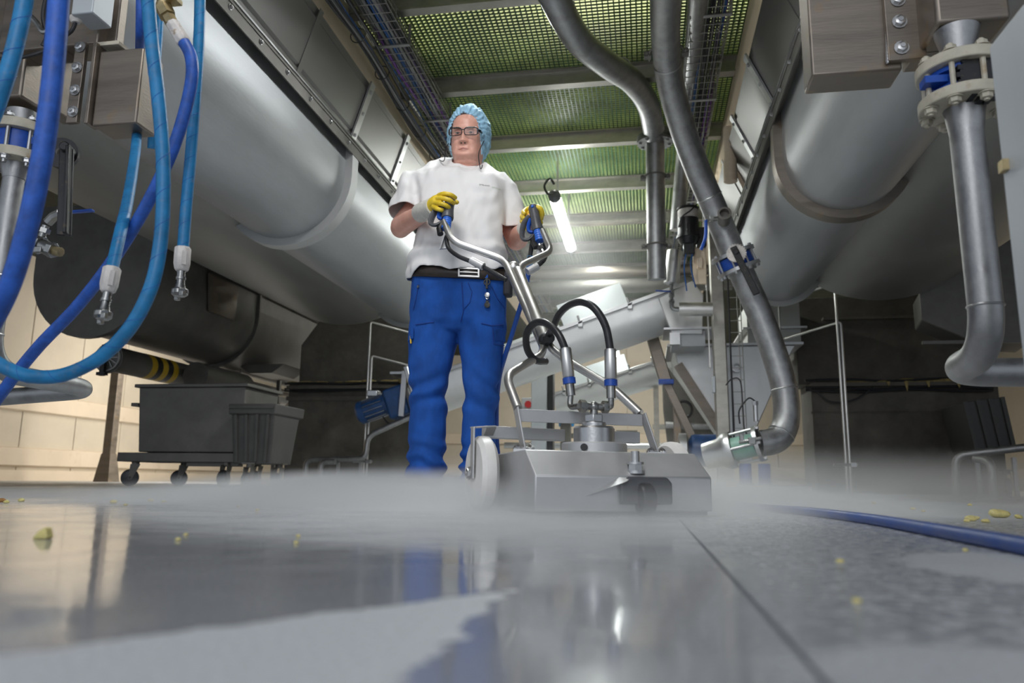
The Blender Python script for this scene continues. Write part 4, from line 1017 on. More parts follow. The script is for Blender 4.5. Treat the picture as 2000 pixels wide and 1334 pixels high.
ct = cable_tray('wire mesh cable tray with bundled blue and black cables above the west hood', -1.90, -1.64, 3.20, 3.4, 14, 40, 3, 0)
r3 = random.Random(11)
t = thing('cable_bundle', 'loose bundle of blue and black cables tied under the west cable tray edge', 'cables', (-1.9, 8, 3.1))
for k in range(14):
    ox, oz = r3.uniform(-.05, .05), r3.uniform(-.04, .04)
    pts = [(-1.91 + ox * (1 + .3 * math.sin(j * 1.9 + k)) , 3.4 + j * .7, 3.11 + oz - .02 * math.sin(j * 2.2)) for j in range(16)]
    mb = MB(); mb.tube(smooth(pts, 3), r3.uniform(.006, .011), 6); obj('cable', mb, ['cable_black', 'cable_blue', 'cable_black', 'cable_black', 'cable_grey'][k % 5], t)
for k in range(20):
    mb = MB(); mb.torus((-1.91, 3.6 + .5 * k, 3.11), (0, 1, 0), .055, .004, 16, 5); obj('cable_tie', mb, 'cable_black', t)
cable_tray('wire mesh cable tray with hanging cables beside the return pipe and east hood', .36, .62, 3.22, 3.4, 14, 18, 5, 0)
t = thing('sheet_bracket', 'folded steel sheet bracket fixed to the west cable tray under the grating', 'bracket', (-1.5, 6.1, 3.3))
mb = MB(); mb.ring_loft([[P(785, 98, 6.0), P(838, 96, 6.0), P(832, 112, 6.0), P(812, 132, 6.0), P(786, 137, 6.0)], [P(785, 98, 6.0) + V(0, .25, .04), P(838, 96, 6.0) + V(0, .25, .04), P(832, 112, 6.0) + V(0, .25, .04), P(812, 132, 6.0) + V(0, .25, .04), P(786, 137, 6.0) + V(0, .25, .04)]]); obj('sheet', mb, 'steel', t, bevel=.004)
mb = MB(); mb.bar(P(800, 100, 6.1), P(800, 100, 6.1) + V(0, 0, .25), .03, .006, up=(0, 1, 0)); obj('tab', mb, 'steel', t)
t = thing('vent_stub', 'tan cylindrical vent stub beside the east cable tray', 'pipe', (.75, 6.5, 2.9))
c = P(1427, 355, 6.3); c2 = P(1424, 250, 6.3); mb = MB(); mb.lathe(c, c2, [(0, .05), (.001, .056), (.2, .056), (.202, .05), (.201, .05), ((c2 - c).length, .05)], 20); obj('tube', mb, 'tan_edge', t)
mb = MB(); mb.prism([P(1438, 270, 6.4), P(1462, 340, 6.4), P(1452, 372, 6.4), P(1432, 330, 6.4)], (.02, .03, 0)); obj('baffle', mb, 'tan_edge', t)

# ------------------------------------------------------------------ fluorescent lamps
def lamp(lab, x, y0, y1, z, r=.055):
    t = thing('tube_lamp', lab, 'lamp', (x, (y0 + y1) / 2, z))
    mb = MB(); mb.lathe((x, y0, z), (x, y1, z), [(0, r * .8), (.02, r), (y1 - y0 - .02, r), (y1 - y0, r * .8)], 20); obj('diffuser', mb, 'tube_light', t)
    for yy, s in ((y0, -1), (y1, 1)):
        mb = MB(); mb.lathe((x, yy - s * .0, z), (x, yy + s * .09, z), [(0, r * 1.06), (.06, r * 1.06), (.09, r * .6)], 20); obj('end_cap', mb, 'grey_plastic', t)
    for f in (.15, .85):
        yy = y0 + (y1 - y0) * f; mb = MB(); mb.bar((x, yy, z + r * .5), (x, yy, ZC - .02), .02, .006, up=(0, 1, 0)); mb.torus((x, yy, z), (0, 1, 0), r * 1.03, .004, 20, 5); obj('hanger', mb, 'steel', t)
    return t


l1 = P(1086, 385, 7.3); l2 = P(1113, 484, 9.0)
t = lamp('bright tube lamp hanging over the aisle beside the worker', (l1.x + l2.x) / 2, 7.3, 9.0, (l1.z + l2.z) / 2, .058)
mb = MB(); c = V((l1.x + l2.x) / 2, 7.2, (l1.z + l2.z) / 2); mb.tube(smooth([c, c + V(-.05, -.05, -.02), c + V(-.09, -.02, .08), c + V(-.04, .0, .16), c + V(.0, .05, .12)], 6), .012, 8); obj('supply_cable', mb, 'cable_black', t)
l3 = P(1203, 690, 17.5)
lamp('distant tube lamp over the far end of the aisle', l3.x, 16.5, 18.0, l3.z, .07)
# crossing service pipes under the ceiling far back
t = thing('service_pipe', 'dark insulated pipes crossing the aisle under the far grating', 'pipe', (-.6, 11, 2.4))
for z, r, mt in ((P(1100, 562, 10.5).z, .10, 'steel_dark'), (P(1100, 535, 10.5).z, .08, 'steel_brushed_dirty')):
    mb = MB(); mb.tube([(-2.4, 10.5, z), (1.2, 10.5, z)], r, 18); obj('pipe', mb, mt, t)
for x in (-2.0, .6): mb = MB(); mb.bar((x, 10.5, P(1100, 562, 10.5).z), (x, 10.5, ZC - .1), .03, .03); obj('hanger', mb, 'steel', t)

# ------------------------------------------------------------------ floor surface cleaner
OR = V(-.269, 1.90, 0); U_ = V(.88, .47, 0).normalized(); V_ = V(-.47, .88, 0).normalized()
def L(u, v, z): return OR + U_ * u + V_ * v + V(0, 0, z)
t = thing('surface_cleaner', 'stainless floor surface cleaner with chamfered deck, Y handlebar and black hose loops', 'cleaner', L(.25, .2, 0))
CL = t
# deck: side profile extruded across, hollow underneath
mb = MB()
prof = [(0, .012), (0, .100), (.080, .166), (.365, .160), (.40, .13), (.40, .012)]
mb.ring_loft([[L(0, v, z) for v, z in prof], [L(.5, v, z) for v, z in prof]]); obj('deck', mb, 'deck', t, bevel=.004)
mb = MB(); mb.ring_loft([[L(u, v, z) for u, v in ((.01, .01), (.49, .01), (.49, .39), (.01, .39))] for z in (.003, .03)]); obj('splash_skirt', mb, 'black_rubber', t)
# weld line down the front corner, deflector and front castor
mb = MB(); mb.prism([L(.135, -.001, .050), L(.228, -.001, .098), L(.262, -.001, .098), L(.235, -.030, .088)], V_ * .004); obj('deflector', mb, 'deck', t)
mb = MB(); mb.prism([L(.225, -.002, .03), L(.225, -.002, .085), L(.25, -.002, .10), L(.36, -.002, .10), L(.375, -.002, .085), L(.375, -.002, .03)], V_ * -.012); obj('castor_housing', mb, 'grey_plastic', t, bevel=.012)
mb = MB(); c = L(.295, -.004, .044); mb.lathe(c - U_ * .022, c + U_ * .022, [(0, .025), (.004, .038), (.01, .042), (.034, .042), (.040, .038), (.044, .025)], 26); obj('castor_wheel', mb, 'black_rubber', t)
mb = MB(); c = L(.285, .02, .108); mb.cyl(c, c + V(0, 0, .008), .024); mb.tube([c + V(0, 0, .008), c + V(0, 0, .024)], .019, 6); mb.cyl(c + V(0, 0, .024), c + V(0, 0, .03), .022); mb.cyl(c, c + V(0, 0, .058), .011); obj('castor_bolt', mb, 'steel', t)
# hub with rotary joint
c = L(.25, .20, .162)
mb = MB(); mb.lathe(c, c + V(0, 0, .032), [(0, .088), (.004, .092), (.028, .092), (.032, .088)], 40); obj('hub_flange', mb, 'deck', t)
mb = MB(); mb.cyl(c + U_ * -.06 - V_ * .066 + V(0, 0, .016), c + U_ * -.064 - V_ * .075 + V(0, 0, .016), .010, n=14); obj('breather', mb, 'black_iron', t)
mb = MB(); mb.lathe(c + V(0, 0, .032), c + V(0, 0, .078), [(0, .058), (.040, .058), (.046, .053)], 36); obj('hub', mb, 'steel', t)
mb = MB(); mb.lathe(c + V(0, 0, .078), c + V(0, 0, .09), [(0, .034), (.012, .034)], 24); mb.tube([c + V(0, 0, .09), c + V(0, 0, .112)], .028, 6); obj('hub_nut', mb, 'steel', t, bevel=.002)
tc = c + V(0, 0, .135)
mb = MB(); mb.cyl(c + V(0, 0, .11), tc, .011, n=12); mb.cyl(tc - U_ * .04, tc + U_ * .04, .011, n=12)
for s in (-1, 1): mb.tube([tc + U_ * (s * .026), tc + U_ * (s * .044)], .018, 6)
mb.sphere(tc, .015); obj('tee_fitting', mb, 'coupling', t)
# frame bars on the deck
def flat(a, b, w, th, up, nm='frame_bar'):
    mb = MB(); mb.bar(a, b, w, th, up=up); return obj(nm, mb, 'deck', CL, bevel=.0015)
zf = .268
flat(L(.035, .25, zf), L(.43, .25, zf), .004, .036, (0, 0, 1)); flat(L(.035, .265, zf + .016), L(.43, .265, zf + .016), .034, .004, (0, 0, 1))
flat(L(.033, .25, zf + .018), L(.045, .215, .165), .034, .005, U_); flat(L(.432, .25, zf + .018), L(.455, .215, .165), .034, .005, U_)
flat(L(-.03, .36, .225), L(.22, .36, .222), .035, .035, (0, 0, 1), 'rear_bar'); flat(L(.28, .36, .222), L(.47, .36, .222), .035, .035, (0, 0, 1), 'rear_bar')
for u in (.045, .455):
    mb = MB(); c = L(u, .215, .172); mb.cyl(c - U_ * .022, c + U_ * .022, .007, n=10)
    for s in (-1, 1): mb.hexbolt(c + U_ * (s * .016), U_ * s, .012, .01)
    mb.box(c + V(0, 0, -.006), (.05, .05, .012)); obj('pivot_bolt', mb, 'steel', t)
# white wheels in flat bar brackets
for u, s in ((-.05, -1), (.552, 1)):
    c = L(u, .30, .105); dia = .105
    mb = MB(); w = .05; mb.lathe(c - U_ * (w / 2), c + U_ * (w / 2), [(0, .03), (.001, .092), (.012, .104), (.02, dia), (.03, dia), (.038, .104), (.049, .092), (.05, .03)], 36); obj('roller_wheel', mb, 'white_plastic', t)
    if s < 0:
        a = L(u - .032, .285, .09); b = L(u - .032, .285, .232); d_ = L(u + .05, .35, .238)
        flat(a, b, .03, .005, U_, 'wheel_bracket'); flat(b, L(u + .035, .31, .238), .03, .005, (0, 0, 1), 'wheel_bracket'); flat(L(u + .03, .31, .238), L(u + .03, .345, .215), .03, .005, (0, 0, 1), 'wheel_bracket')
    mb = MB(); mb.cyl(c - U_ * .04, c + U_ * .04, .009, n=10); mb.hexbolt(c + U_ * (s * .036), U_ * s, .014, .008); obj('axle', mb, 'steel', t)
# handle stem: lower fork, twin tubes, Y bars
rt_ = .0135
fl_ = L(.04, .255, zf + .02); fr_ = L(.425, .255, zf + .02)
jl = P(1056, 694, 2.50); jr = P(1075, 680, 2.53)
mb = MB(); mb.tube(fillet([fl_, P(988, 735, 2.22), jl, P(1062, 680, 2.535), P(985, 508, 2.86), P(883, 472, 2.88), P(867, 432, 2.93)], .05, 8), rt_, 18); obj('stem_tube', mb, 'steel_bright', t)
mb = MB(); mb.tube(fillet([fr_, P(1196, 757, 2.38), P(1100, 700, 2.5), P(1072, 676, 2.545), P(1012, 528, 2.86), P(1020, 517, 2.88), P(1077, 491, 3.03), P(1059, 450, 3.09)], .045, 8), rt_, 18); obj('stem_tube', mb, 'steel_bright', t)
mb = MB(); mb.tube([P(1065, 664, 2.55), P(1010, 530, 2.84)], .024, 22); obj('feed_tube', mb, 'steel_bright', t)
mb = MB(); mb.sphere(P(1003, 522, 2.85), .024, 14, 8); obj('tube_cap', mb, 'steel_bright', t)
c = P(1066, 664, 2.54)
mb = MB(); mb.sphere(c, .026, 14, 8); mb.cyl(c, P(1074, 660, 2.5), .018, n=10); obj('hose_socket', mb, 'black_iron', t)
# black hose loops down to the hub
h1 = [P(1068, 660, 2.53), P(1080, 640, 2.46), P(1092, 614, 2.40), P(1112, 596, 2.34), P(1137, 590, 2.28), P(1162, 603, 2.24), P(1183, 638, 2.22), P(1192, 684, 2.20)]
mb = MB(); mb.tube(smooth(h1, 8), .0115, 14); obj('hose_loop', mb, 'black_rubber', t)
h2 = [P(1066, 706, 2.50), P(1047, 704, 2.44), P(1031, 685, 2.40), P(1028, 655, 2.36), P(1043, 632, 2.32), P(1066, 631, 2.28), P(1090, 652, 2.24), P(1104, 682, 2.22)]
mb = MB(); mb.tube(smooth(h2, 8), .0115, 14); obj('hose_loop', mb, 'black_rubber', t)
for (ax_, ay, ae, ye_, yy, uu) in ((1104, 680, 1111, 738, 2.22, -1), (1192, 682, 1193, 742, 2.20, 1)):
    a, b = P(ax_, ay, yy), P(ae, ye_, yy); ln = (b - a).length
    mb = MB(); mb.lathe(a, b, [(0, .016), (.004, .0175), (ln - .004, .0175), (ln, .015)], 20); f_ = obj('hose_crimp', mb, 'steel_bright', t)
    dn = (b - a).normalized(); mb = MB(); mb.lathe(b, b + dn * .018, [(0, .019), (.018, .019)], 18); obj('blue_ring', mb, 'blue_paint', f_)
    e2 = b + dn * .018; tgt = tc + U_ * (uu * .045)
    mb = MB(); mb.tube([e2, e2 + dn * .035], .0135, 14); mb.tube(fillet([e2 + dn * .03, V(e2.x, e2.y, tgt.z) + (tgt - e2).normalized() * .0, tgt], .025, 8), .0085, 12); obj('elbow', mb, 'coupling', t)
# right and left trigger grips
def grip(base, topp, side):
    base, topp = V(base), V(topp); d = (topp - base).normalized(); Ln = (topp - base).length
    front = V(0, -1, 0) - d * V(0, -1, 0).dot(d); front.normalize(); w = d.cross(front)
    mb = MB()
    for k in range(5): mb.lathe(base + d * (.0115 * k - .004), base + d * (.0115 * k + .0085), [(0, .0165), (.001, .0195), (.0105, .0195), (.0115, .0165)], 22)
    obj('blue_collar', mb, 'blue_plastic', CL)
    rings = []
    for f, a_, b_ in ((0, .024, .024), (.06, .026, .026), (.2, .024, .027), (.45, .021, .025), (.75, .021, .025), (.92, .022, .026), (1.0, .018, .022), (1.03, .009, .011)):
        p = base + d * (.05 + (Ln - .05) * f)
        rings.append([p + w * (a_ * math.cos(q)) + front * (b_ * math.sin(q)) for q in np.linspace(0, 2 * math.pi, 20, endpoint=False)])
    mb = MB(); mb.ring_loft(rings); g = obj('grip', mb, 'grey_plastic', CL)
    mb = MB(); mb.sphere(base + d * (Ln - .018) + front * .026, .007, 10, 6); obj('button', mb, 'blue_plastic', g)
    gd = w * side
    mb = MB(); loop = [base + d * .035 + gd * .02, base + d * .02 + gd * .045, base + d * .03 + gd * .068, base + d * .07 + gd * .066, base + d * .11 + gd * .05, base + d * .135 + gd * .022]
    mb.tube(smooth(loop, 6), .008, 10, flat=1.8); obj('trigger_guard', mb, 'grey_plastic', CL)
    mb = MB(); mb.tube(smooth([base + d * .05 + gd * .02, base + d * .06 + gd * .036, base + d * .09 + gd * .034, base + d * .12 + gd * .02], 6), .008, 10, flat=1.5); obj('trigger', mb, 'blue_paint', CL)
    mb = MB(); mb.tube([base + d * .03 + gd * .018, base + d * .0 + gd * .028, base - d * .03 + gd * .02], .013, 10); obj('valve_body', mb, 'black_plastic', CL)
    return d, front, w


GB1, GT1 = P(871, 446, 2.925), P(880, 384, 2.99)
GB2, GT2 = P(1054, 470, 3.085), P(1041, 404, 3.14)
grip(GB1, GT1, 1 if (GT1 - GB1).cross(V(0, -1, 0)).x < 0 else -1)
grip(GB2, GT2, 1 if (GT2 - GB2).cross(V(0, -1, 0)).x < 0 else -1)
mb = MB(); mb.prism([P(873, 448, 2.94), P(866, 482, 2.95), P(858, 486, 2.95), P(878, 484, 2.95)], (0, .012, 0)); mb.bar(P(872, 452, 2.93), P(861, 485, 2.95), .03, .004, up=(1, 0, 0)); obj('guard_plate', mb, 'deck', t)
mb = MB(); mb.prism([P(1054, 470, 3.10), P(1048, 490, 3.1), P(1050, 512, 3.1), P(1064, 500, 3.1), P(1066, 480, 3.1)], (0, .008, 0)); obj('guard_plate', mb, 'deck', t)
mb = MB(); mb.tube([P(1053, 478, 3.07), P(1061, 493, 3.06)], .010, 10); mb.tube([P(1055, 482, 3.068), P(1058, 488, 3.063)], .014, 6); obj('swivel', mb, 'coupling', t)
# control hose under the west bar with clamp sleeve
mb = MB(); mb.tube(smooth([P(872, 462, 2.93), P(876, 484, 2.92), P(895, 500, 2.90), P(918, 510, 2.89), P(945, 522, 2.88), P(970, 536, 2.87), P(988, 547, 2.85)], 6), .009, 10); obj('control_hose', mb, 'black_rubber', t)
mb = MB(); mb.tube([P(920, 508, 2.885), P(944, 521, 2.875)], .0155, 16); obj('clamp_sleeve', mb, 'deck', t)
mb = MB(); mb.tube([P(1030, 531, 3.0), P(1050, 520, 3.02)], .0165, 16); obj('clamp_sleeve', mb, 'deck', t)
mb = MB(); mb.tube(smooth([P(1048, 520, 3.03), P(1062, 508, 3.05), P(1066, 492, 3.07), P(1062, 478, 3.09)], 6), .010, 10); obj('control_hose', mb, 'black_rubber', t)
mb = MB(); mb.tube(smooth([P(1040, 470, 3.12), P(1036, 495, 3.12), P(1034, 510, 3.11)], 6), .010, 10); obj('control_hose', mb, 'black_rubber', t)
# blue supply hose from the east grip down behind the cleaner, then across the floor
t = thing('supply_hose', 'royal blue pressure hose hanging from the handlebar behind the worker to the floor', 'hose', P(985, 700, 3.35))
hp = [P(1035, 506, 3.12), P(1031, 540, 3.13), P(1022, 580, 3.16), P(1010, 620, 3.2), P(998, 660, 3.24), P(985, 700, 3.28), P(975, 740, 3.36), P(970, 800, 3.45), P(972, 880, 3.5), P(985, 940, 3.5)]
e_ = hp[-1]; hp += [V(e_.x + .1, 3.45, .012), V(e_.x + .35, 3.3, .012)]
mb = MB(); mb.tube(smooth(hp, 8), .0105, 12); obj('hose', mb, 'hose_floor', t)
mb = MB(); mb.tube([P(1036, 500, 3.12), P(1033, 530, 3.13)], .0135, 12); obj('sleeve', mb, 'hose_light', t)
t = thing('floor_hose', 'thick blue hose lying across the wet floor east of the cleaner', 'hose', (.7, 1.5, 0))
fp = [V(-.20, 3.1, .012), V(.05, 3.02, .012), V(.24, 2.86, .012)] + [V(*G(px, py, .0)[:2], .012) for px, py in ((1440, 993), (1500, 1000), (1580, 1008), (1700, 1025), (1850, 1054), (2000, 1085), (2120, 1113))]
mb = MB(); mb.tube(smooth(fp, 8), .0118, 14); obj('hose', mb, 'hose_floor', t)

# ------------------------------------------------------------------ west cluster near the camera: bolted box sections, valve, pipe
YB = 2.0
def boxpx(x0, y0, x1, y1, Y, depth):
    a = P(x0, y1, Y); b = P(x1, y0, Y)
    return ((a.x + b.x) / 2, Y + depth / 2, (a.z + b.z) / 2), (abs(b.x - a.x), depth, abs(b.z - a.z))


t = thing('bolted_beam', 'stained steel box beam with four bolt plate hanging beside the blue hoses', 'beam', P(230, 245, 2.05))
c, s = boxpx(178, 92, 281, 246, YB, .105); mb = MB(); mb.box(c, s); obj('box_section', mb, 'steel_brushed_dirty', t, bevel=.006)
for x0, x1, dY in ((128, 168, -.02), (170, 182, -.016)):
    c, s = boxpx(x0, 82, x1, 240, YB + dY, .016 if x0 == 128 else .05); mb = MB(); mb.box(c, s); obj('bolt_plate', mb, 'steel_brushed_dirty', t, bevel=.002)
for px, py in ((157, 92), (151, 132), (147, 176), (143, 218)):
    mb = MB(); mb.hexbolt(P(px, py, YB - .022), (0, -1, 0), .0135, .011); obj('bolt', mb, 'steel', t)
c, s = boxpx(-60, -140, 84, 196, YB + .04, .12); mb = MB(); mb.box(c, s); obj('box_section', mb, 'steel_brushed_dirty', t, bevel=.008)
c, s = boxpx(84, 96, 128, 220, YB + .03, .09); mb = MB(); mb.box(c, s); obj('web_plate', mb, 'steel_brushed_dirty', t, bevel=.004)
c, s = boxpx(190, -1500, 226, 84, YB + .01, .10); mb = MB(); mb.box(c, s); c2, s2 = boxpx(226, -1500, 264, 84, YB + .05, .04); mb.box(c2, s2); obj('upright', mb, 'steel_brushed_dirty', t, bevel=.005)
c, s = boxpx(184, 78, 232, 90, YB, .11); mb = MB(); mb.box(c, s); obj('foot_pad', mb, 'flange_cream', t, bevel=.002)
t = thing('junction_box', 'light grey electrical box above the stained beam between blue hoses', 'box', P(165, 15, 1.9))
c, s = boxpx(138, -60, 190, 28, 1.9, .09); mb = MB(); mb.box(c, s); obj('case', mb, 'grey_box', t, bevel=.004)
mb = MB(); mb.lathe(P(148, 45, 1.93), P(148, 25, 1.93), [(0, .012), (.008, .018), (.02, .018), (.024, .01)], 14); obj('gland', mb, 'white_crimp', t)
mb = MB(); mb.tube(smooth([P(148, 42, 1.93), P(140, 60, 1.93), P(120, 75, 1.95), P(95, 95, 1.97), P(60, 108, 1.96), P(20, 115, 1.96), P(-20, 112, 1.96)], 6), .006, 8); obj('cable', mb, 'cable_black', t)
mb = MB(); mb.tube(smooth([P(95, -20, 1.96), P(85, 30, 1.96), P(92, 70, 1.97), P(84, 90, 1.97)], 6), .008, 8); obj('cable', mb, 'cable_black', t)
mb = MB(); mb.tube(smooth([P(60, 32, 1.95), P(72, 45, 1.95), P(84, 62, 1.95), P(96, 60, 1.95)], 5), .009, 8); obj('cable_tie', mb, 'coupling', t)

# valve pipe west
t = thing('valved_pipe', 'grey pipe with cream flanges and black lever valve behind the royal blue hose', 'pipe', P(25, 700, 2.25))
yv = 2.12
ax = P(40, 210, yv)
def zat(py): return P(30, py, yv).z
xv = P(34, 300, yv).x
mb = MB(); mb.lathe((xv, yv, zat(250)), (xv, yv, zat(222)), [(0, .046), (.015, .046), (zat(222) - zat(250), .05)], 26); obj('neck', mb, 'steel_pipe', t)
for z0_, z1_ in ((zat(268), zat(250)), (zat(322), zat(304))):
    mb = MB(); mb.lathe((xv, yv, z0_), (xv, yv, z1_), [(0, .05), (.001, .096), (z1_ - z0_ - .001, .096), (z1_ - z0_, .05)], 36); obj('flange', mb, 'flange_cream', t, bevel=.002)
mb = MB(); mb.lathe((xv, yv, zat(304)), (xv, yv, zat(268)), [(0, .05), (.001, .074), (zat(268) - zat(304) - .001, .074), (zat(268) - zat(304), .05)], 30); mb.box((xv + .07, yv - .02, zat(286)), (.05, .03, .025)); obj('valve_body', mb, 'blue_paint', t)
for k in range(8):
    a = k * math.pi / 4 + .35; x, y = xv + .082 * math.cos(a), yv + .082 * math.sin(a)
    mb = MB(); mb.cyl((x, y, zat(335)), (x, y, zat(240)), .007, n=8); mb.hexbolt((x, y, zat(322)), (0, 0, -1), .013, .012); mb.hexbolt((x, y, zat(250)), (0, 0, 1), .013, .012); obj('stud_bolt', mb, 'steel', t)
cq = P(122, 300, yv - .03); nq = V(.35, -1, .0).normalized(); u_ = V(1, .35, 0).normalized()
mb = MB(); mb.lathe(cq + nq * -.01, cq + nq * .01, [(0, .02), (.001, .052), (.019, .052), (.02, .02)], 22); obj('notch_plate', mb, 'black_iron', t)
mb = MB(); mb.cyl((xv + .06, yv, zat(286)), cq, .018); obj('stem', mb, 'steel_dark', t)
la, lb = P(132, 292, yv - .06), P(126, 462, yv - .08)
mb = MB(); mb.prism([la + u_ * -.022, la + u_ * .022, lb + u_ * .022, lb + u_ * -.02], nq * .012); mb.bar(la + nq * .02 + u_ * .012, lb + nq * .02 + u_ * .012, .012, .035, up=nq); mb.cyl(la + nq * -.03, la + nq * .03, .016); obj('lever', mb, 'black_iron', t, bevel=.004)
pe = P(22, 706, yv)
path = fillet([V(xv, yv, zat(322)), V(xv - .004, yv, zat(420)), V(xv - .004, yv, P(20, 722, yv).z), V(xv + .0, 2.62, P(20, 722, yv).z - .005), V(xv - .5, 2.66, P(20, 722, yv).z - .03)], .13, 10)
mb = MB(); mb.tube(path, .033, 24); obj('bent_pipe', mb, 'steel_pipe', t)
mb = MB(); mb.lathe((xv, yv, zat(350)), (xv, yv, zat(322)), [(0, .034), (zat(322) - zat(350) - .006, .045), (zat(322) - zat(350), .045)], 22); obj('reducer', mb, 'steel_pipe', t)
mb = MB(); mb.torus((xv - .004, yv, P(20, 652, yv).z), (0, 0, 1), .033, .003); mb.torus((xv - .004, yv, P(20, 540, yv).z), (0, 0, 1), .033, .006); obj('weld_ring', mb, 'steel', t)
t = thing('small_ball_valve', 'small steel ball valve with blue lever tucked behind the black valve lever', 'valve', P(85, 470, 2.2))
c = P(82, 480, 2.16)
mb = MB(); mb.tube([c + V(-.07, .0, .03), c + V(-.02, 0, .01)], .026, 14); mb.tube([c + V(-.03, 0, .013), c + V(.0, -.0, .0)], .033, 6); mb.tube([c, c + V(.035, 0, -.015)], .024, 14); mb.box(c + V(-.015, -.02, -.02), (.07, .012, .02)); mb.tube([c + V(.03, 0, -.013), c + V(.05, 0, -.02)], .027, 6); obj('body', mb, 'coupling', t, bevel=.002)
mb = MB(); mb.tube([c + V(.05, 0, -.02), c + V(.075, 0, -.025)], .016, 8); obj('brass_plug', mb, 'brass', t)
mb = MB(); mb.cyl(c + V(-.015, 0, 0), c + V(.005, 0, .07), .012); mb.tube([c + V(.0, 0, .045), c + V(.004, 0, .06)], .019, 6); mb.tube([c + V(.01, 0, .08), c + V(.03, 0, .10), c + V(.055, 0, .11)], .016, 8); obj('stem', mb, 'coupling', t)
mb = MB(); mb.bar(P(118, 416, 2.2), P(182, 411, 2.2), .02, .008); obj('lever', mb, 'blue_paint', t, bevel=.003)

# ------------------------------------------------------------------ hanging hoses
def hose(lab, pts, r, mt, spiral=0.0, n=14, ext=True):
    pts = [P(*p) for p in pts]
    t = thing('hanging_hose', lab, 'hose', pts[-1])
    sm = smooth(pts, 10)
    mb = MB(); mb.tube(([V(pts[0].x, pts[0].y, 3.5)] if ext else []) + sm, r, n); obj('hose', mb, mt, t)
    if spiral:
        # helical wrap marks standing slightly proud of the hose
        mb = MB(); tot = 0; hel = []
        for i in range(len(sm) - 1):
            d = (sm[i + 1] - sm[i]); u = d.cross(V(0, 1, 0)); u = u.normalized() if u.length > 1e-6 else V(1, 0, 0); w = d.normalized().cross(u)
            for k in range(4):
                f = k / 4; a = (tot + d.length * f) / spiral * 2 * math.pi
                hel.append(sm[i] + d * f + (u * math.cos(a) + w * math.sin(a)) * (r * 1.0))
            tot += d.length
        mb.tube(hel, r * .035, 5); obj('spiral_wrap', mb, 'hose_royal', t)
    return t


def coupling(parent, a, d, r):
    """white crimp sleeve, nipple and claw coupling hanging from a hose end"""
    a, d = V(a), V(d).normalized()
    mb = MB(); mb.lathe(a - d * .01, a + d * .055, [(0, r * 1.12), (.004, r * 1.28), (.045, r * 1.28), (.06, r * 1.08), (.065, r * .8)], 8); f = obj('crimp_sleeve', mb, 'white_crimp', parent, bevel=.002)
    u = d.orthogonal().normalized(); w = d.cross(u)
    for s in (-1, 1):
        mb = MB(); mb.bar(a + w * (s * r * 1.28) + d * .005, a + w * (s * r * 1.28) + d * .042, .010, .005, up=w); obj('sleeve_rib', mb, 'white_crimp', f)
    e = a + d * .055
    mb = MB(); mb.lathe(e, e + d * .05, [(0, r * .62), (.015, r * .62), (.016, r * .75), (.022, r * .75), (.023, r * .6), (.034, r * .66), (.05, r * .9)], 16); obj('nipple', mb, 'coupling', parent)
    g = e + d * .045
    mb = MB(); mb.lathe(g, g + d * .022, [(0, r * .8), (.004, r * 1.25), (.016, r * 1.25), (.022, r * .85)], 20)
    for s in (-1, 1):
        mb.bar(g + w * (s * r * 1.1) + d * .008, g + w * (s * r * 1.75) + d * .012, .016, .012, up=d); mb.box(g + w * (s * r * 1.6) + d * .02, (.012, .012, .014))
    obj('claw_coupling', mb, 'coupling', parent, bevel=.0015)


hose('thick royal blue hose dropping in front of the cream flanges, nearest the camera', [(125, -160, 1.12), (115, 0, 1.14), (101, 170, 1.16), (80, 320, 1.18), (52, 450, 1.20), (22, 550, 1.22), (-14, 625, 1.24), (-60, 690, 1.25)], .0185, 'hose_royal')
hose('light blue spiral hose at the picture corner beside the thick royal blue hose', [(65, -150, 1.30), (48, 0, 1.32), (28, 95, 1.33), (4, 175, 1.34), (-25, 250, 1.36), (-70, 330, 1.38), (-140, 410, 1.4)], .0175, 'hose_light', .07)
hose('long light blue spiral hose bending in a wide U below the grey elbow', [(280, -160, 1.45), (288, -20, 1.45), (296, 80, 1.46), (308, 180, 1.47), (317, 280, 1.48), (319, 370, 1.49), (315, 460, 1.5), (300, 545, 1.5), (270, 615, 1.5), (230, 668, 1.5), (180, 708, 1.5), (120, 733, 1.5), (60, 735, 1.49), (10, 718, 1.48), (-40, 685, 1.47)], .0155, 'hose_light', .075)
t = hose('straight light blue hose hanging in front of the trough with claw coupling end', [(393, -160, 1.75), (391, -20, 1.75), (388, 90, 1.75), (380, 210, 1.75), (372, 310, 1.75), (364, 400, 1.75), (357, 492, 1.75)], .0148, 'hose_light', .06)
coupling(t, P(357, 490, 1.75), P(352, 560, 1.75) - P(357, 490, 1.75), .0165)
t = hose('light blue hose emerging under the stained beam with claw coupling end', [(268, 215, 2.15), (268, 250, 2.12), (264, 300, 1.98), (250, 390, 1.78), (236, 450, 1.66), (218, 528, 1.60)], .0148, 'hose_light', .06, ext=False)
coupling(t, P(218, 530, 1.60), P(205, 596, 1.59) - P(218, 530, 1.60), .0165)
t = hose('faded royal blue hose from a brass elbow fitting sweeping down to the floor side', [(356, 78, 1.66), (372, 108, 1.66), (375, 150, 1.66), (362, 215, 1.67), (338, 290, 1.68), (302, 370, 1.7), (258, 450, 1.72), (205, 530, 1.75), (145, 605, 1.78), (80, 672, 1.8), (30, 732, 1.82), (-20, 800, 1.85), (-60, 860, 1.9)], .0158, 'hose_royal', ext=False)
mb = MB(); a, b = P(336, 45, 1.66), P(360, 84, 1.66); mb.lathe(a, b, [(0, .014), (.004, .018), ((b - a).length - .006, .0195), ((b - a).length, .017)], 8); obj('crimp_sleeve', mb, 'white_crimp', t, bevel=.002)
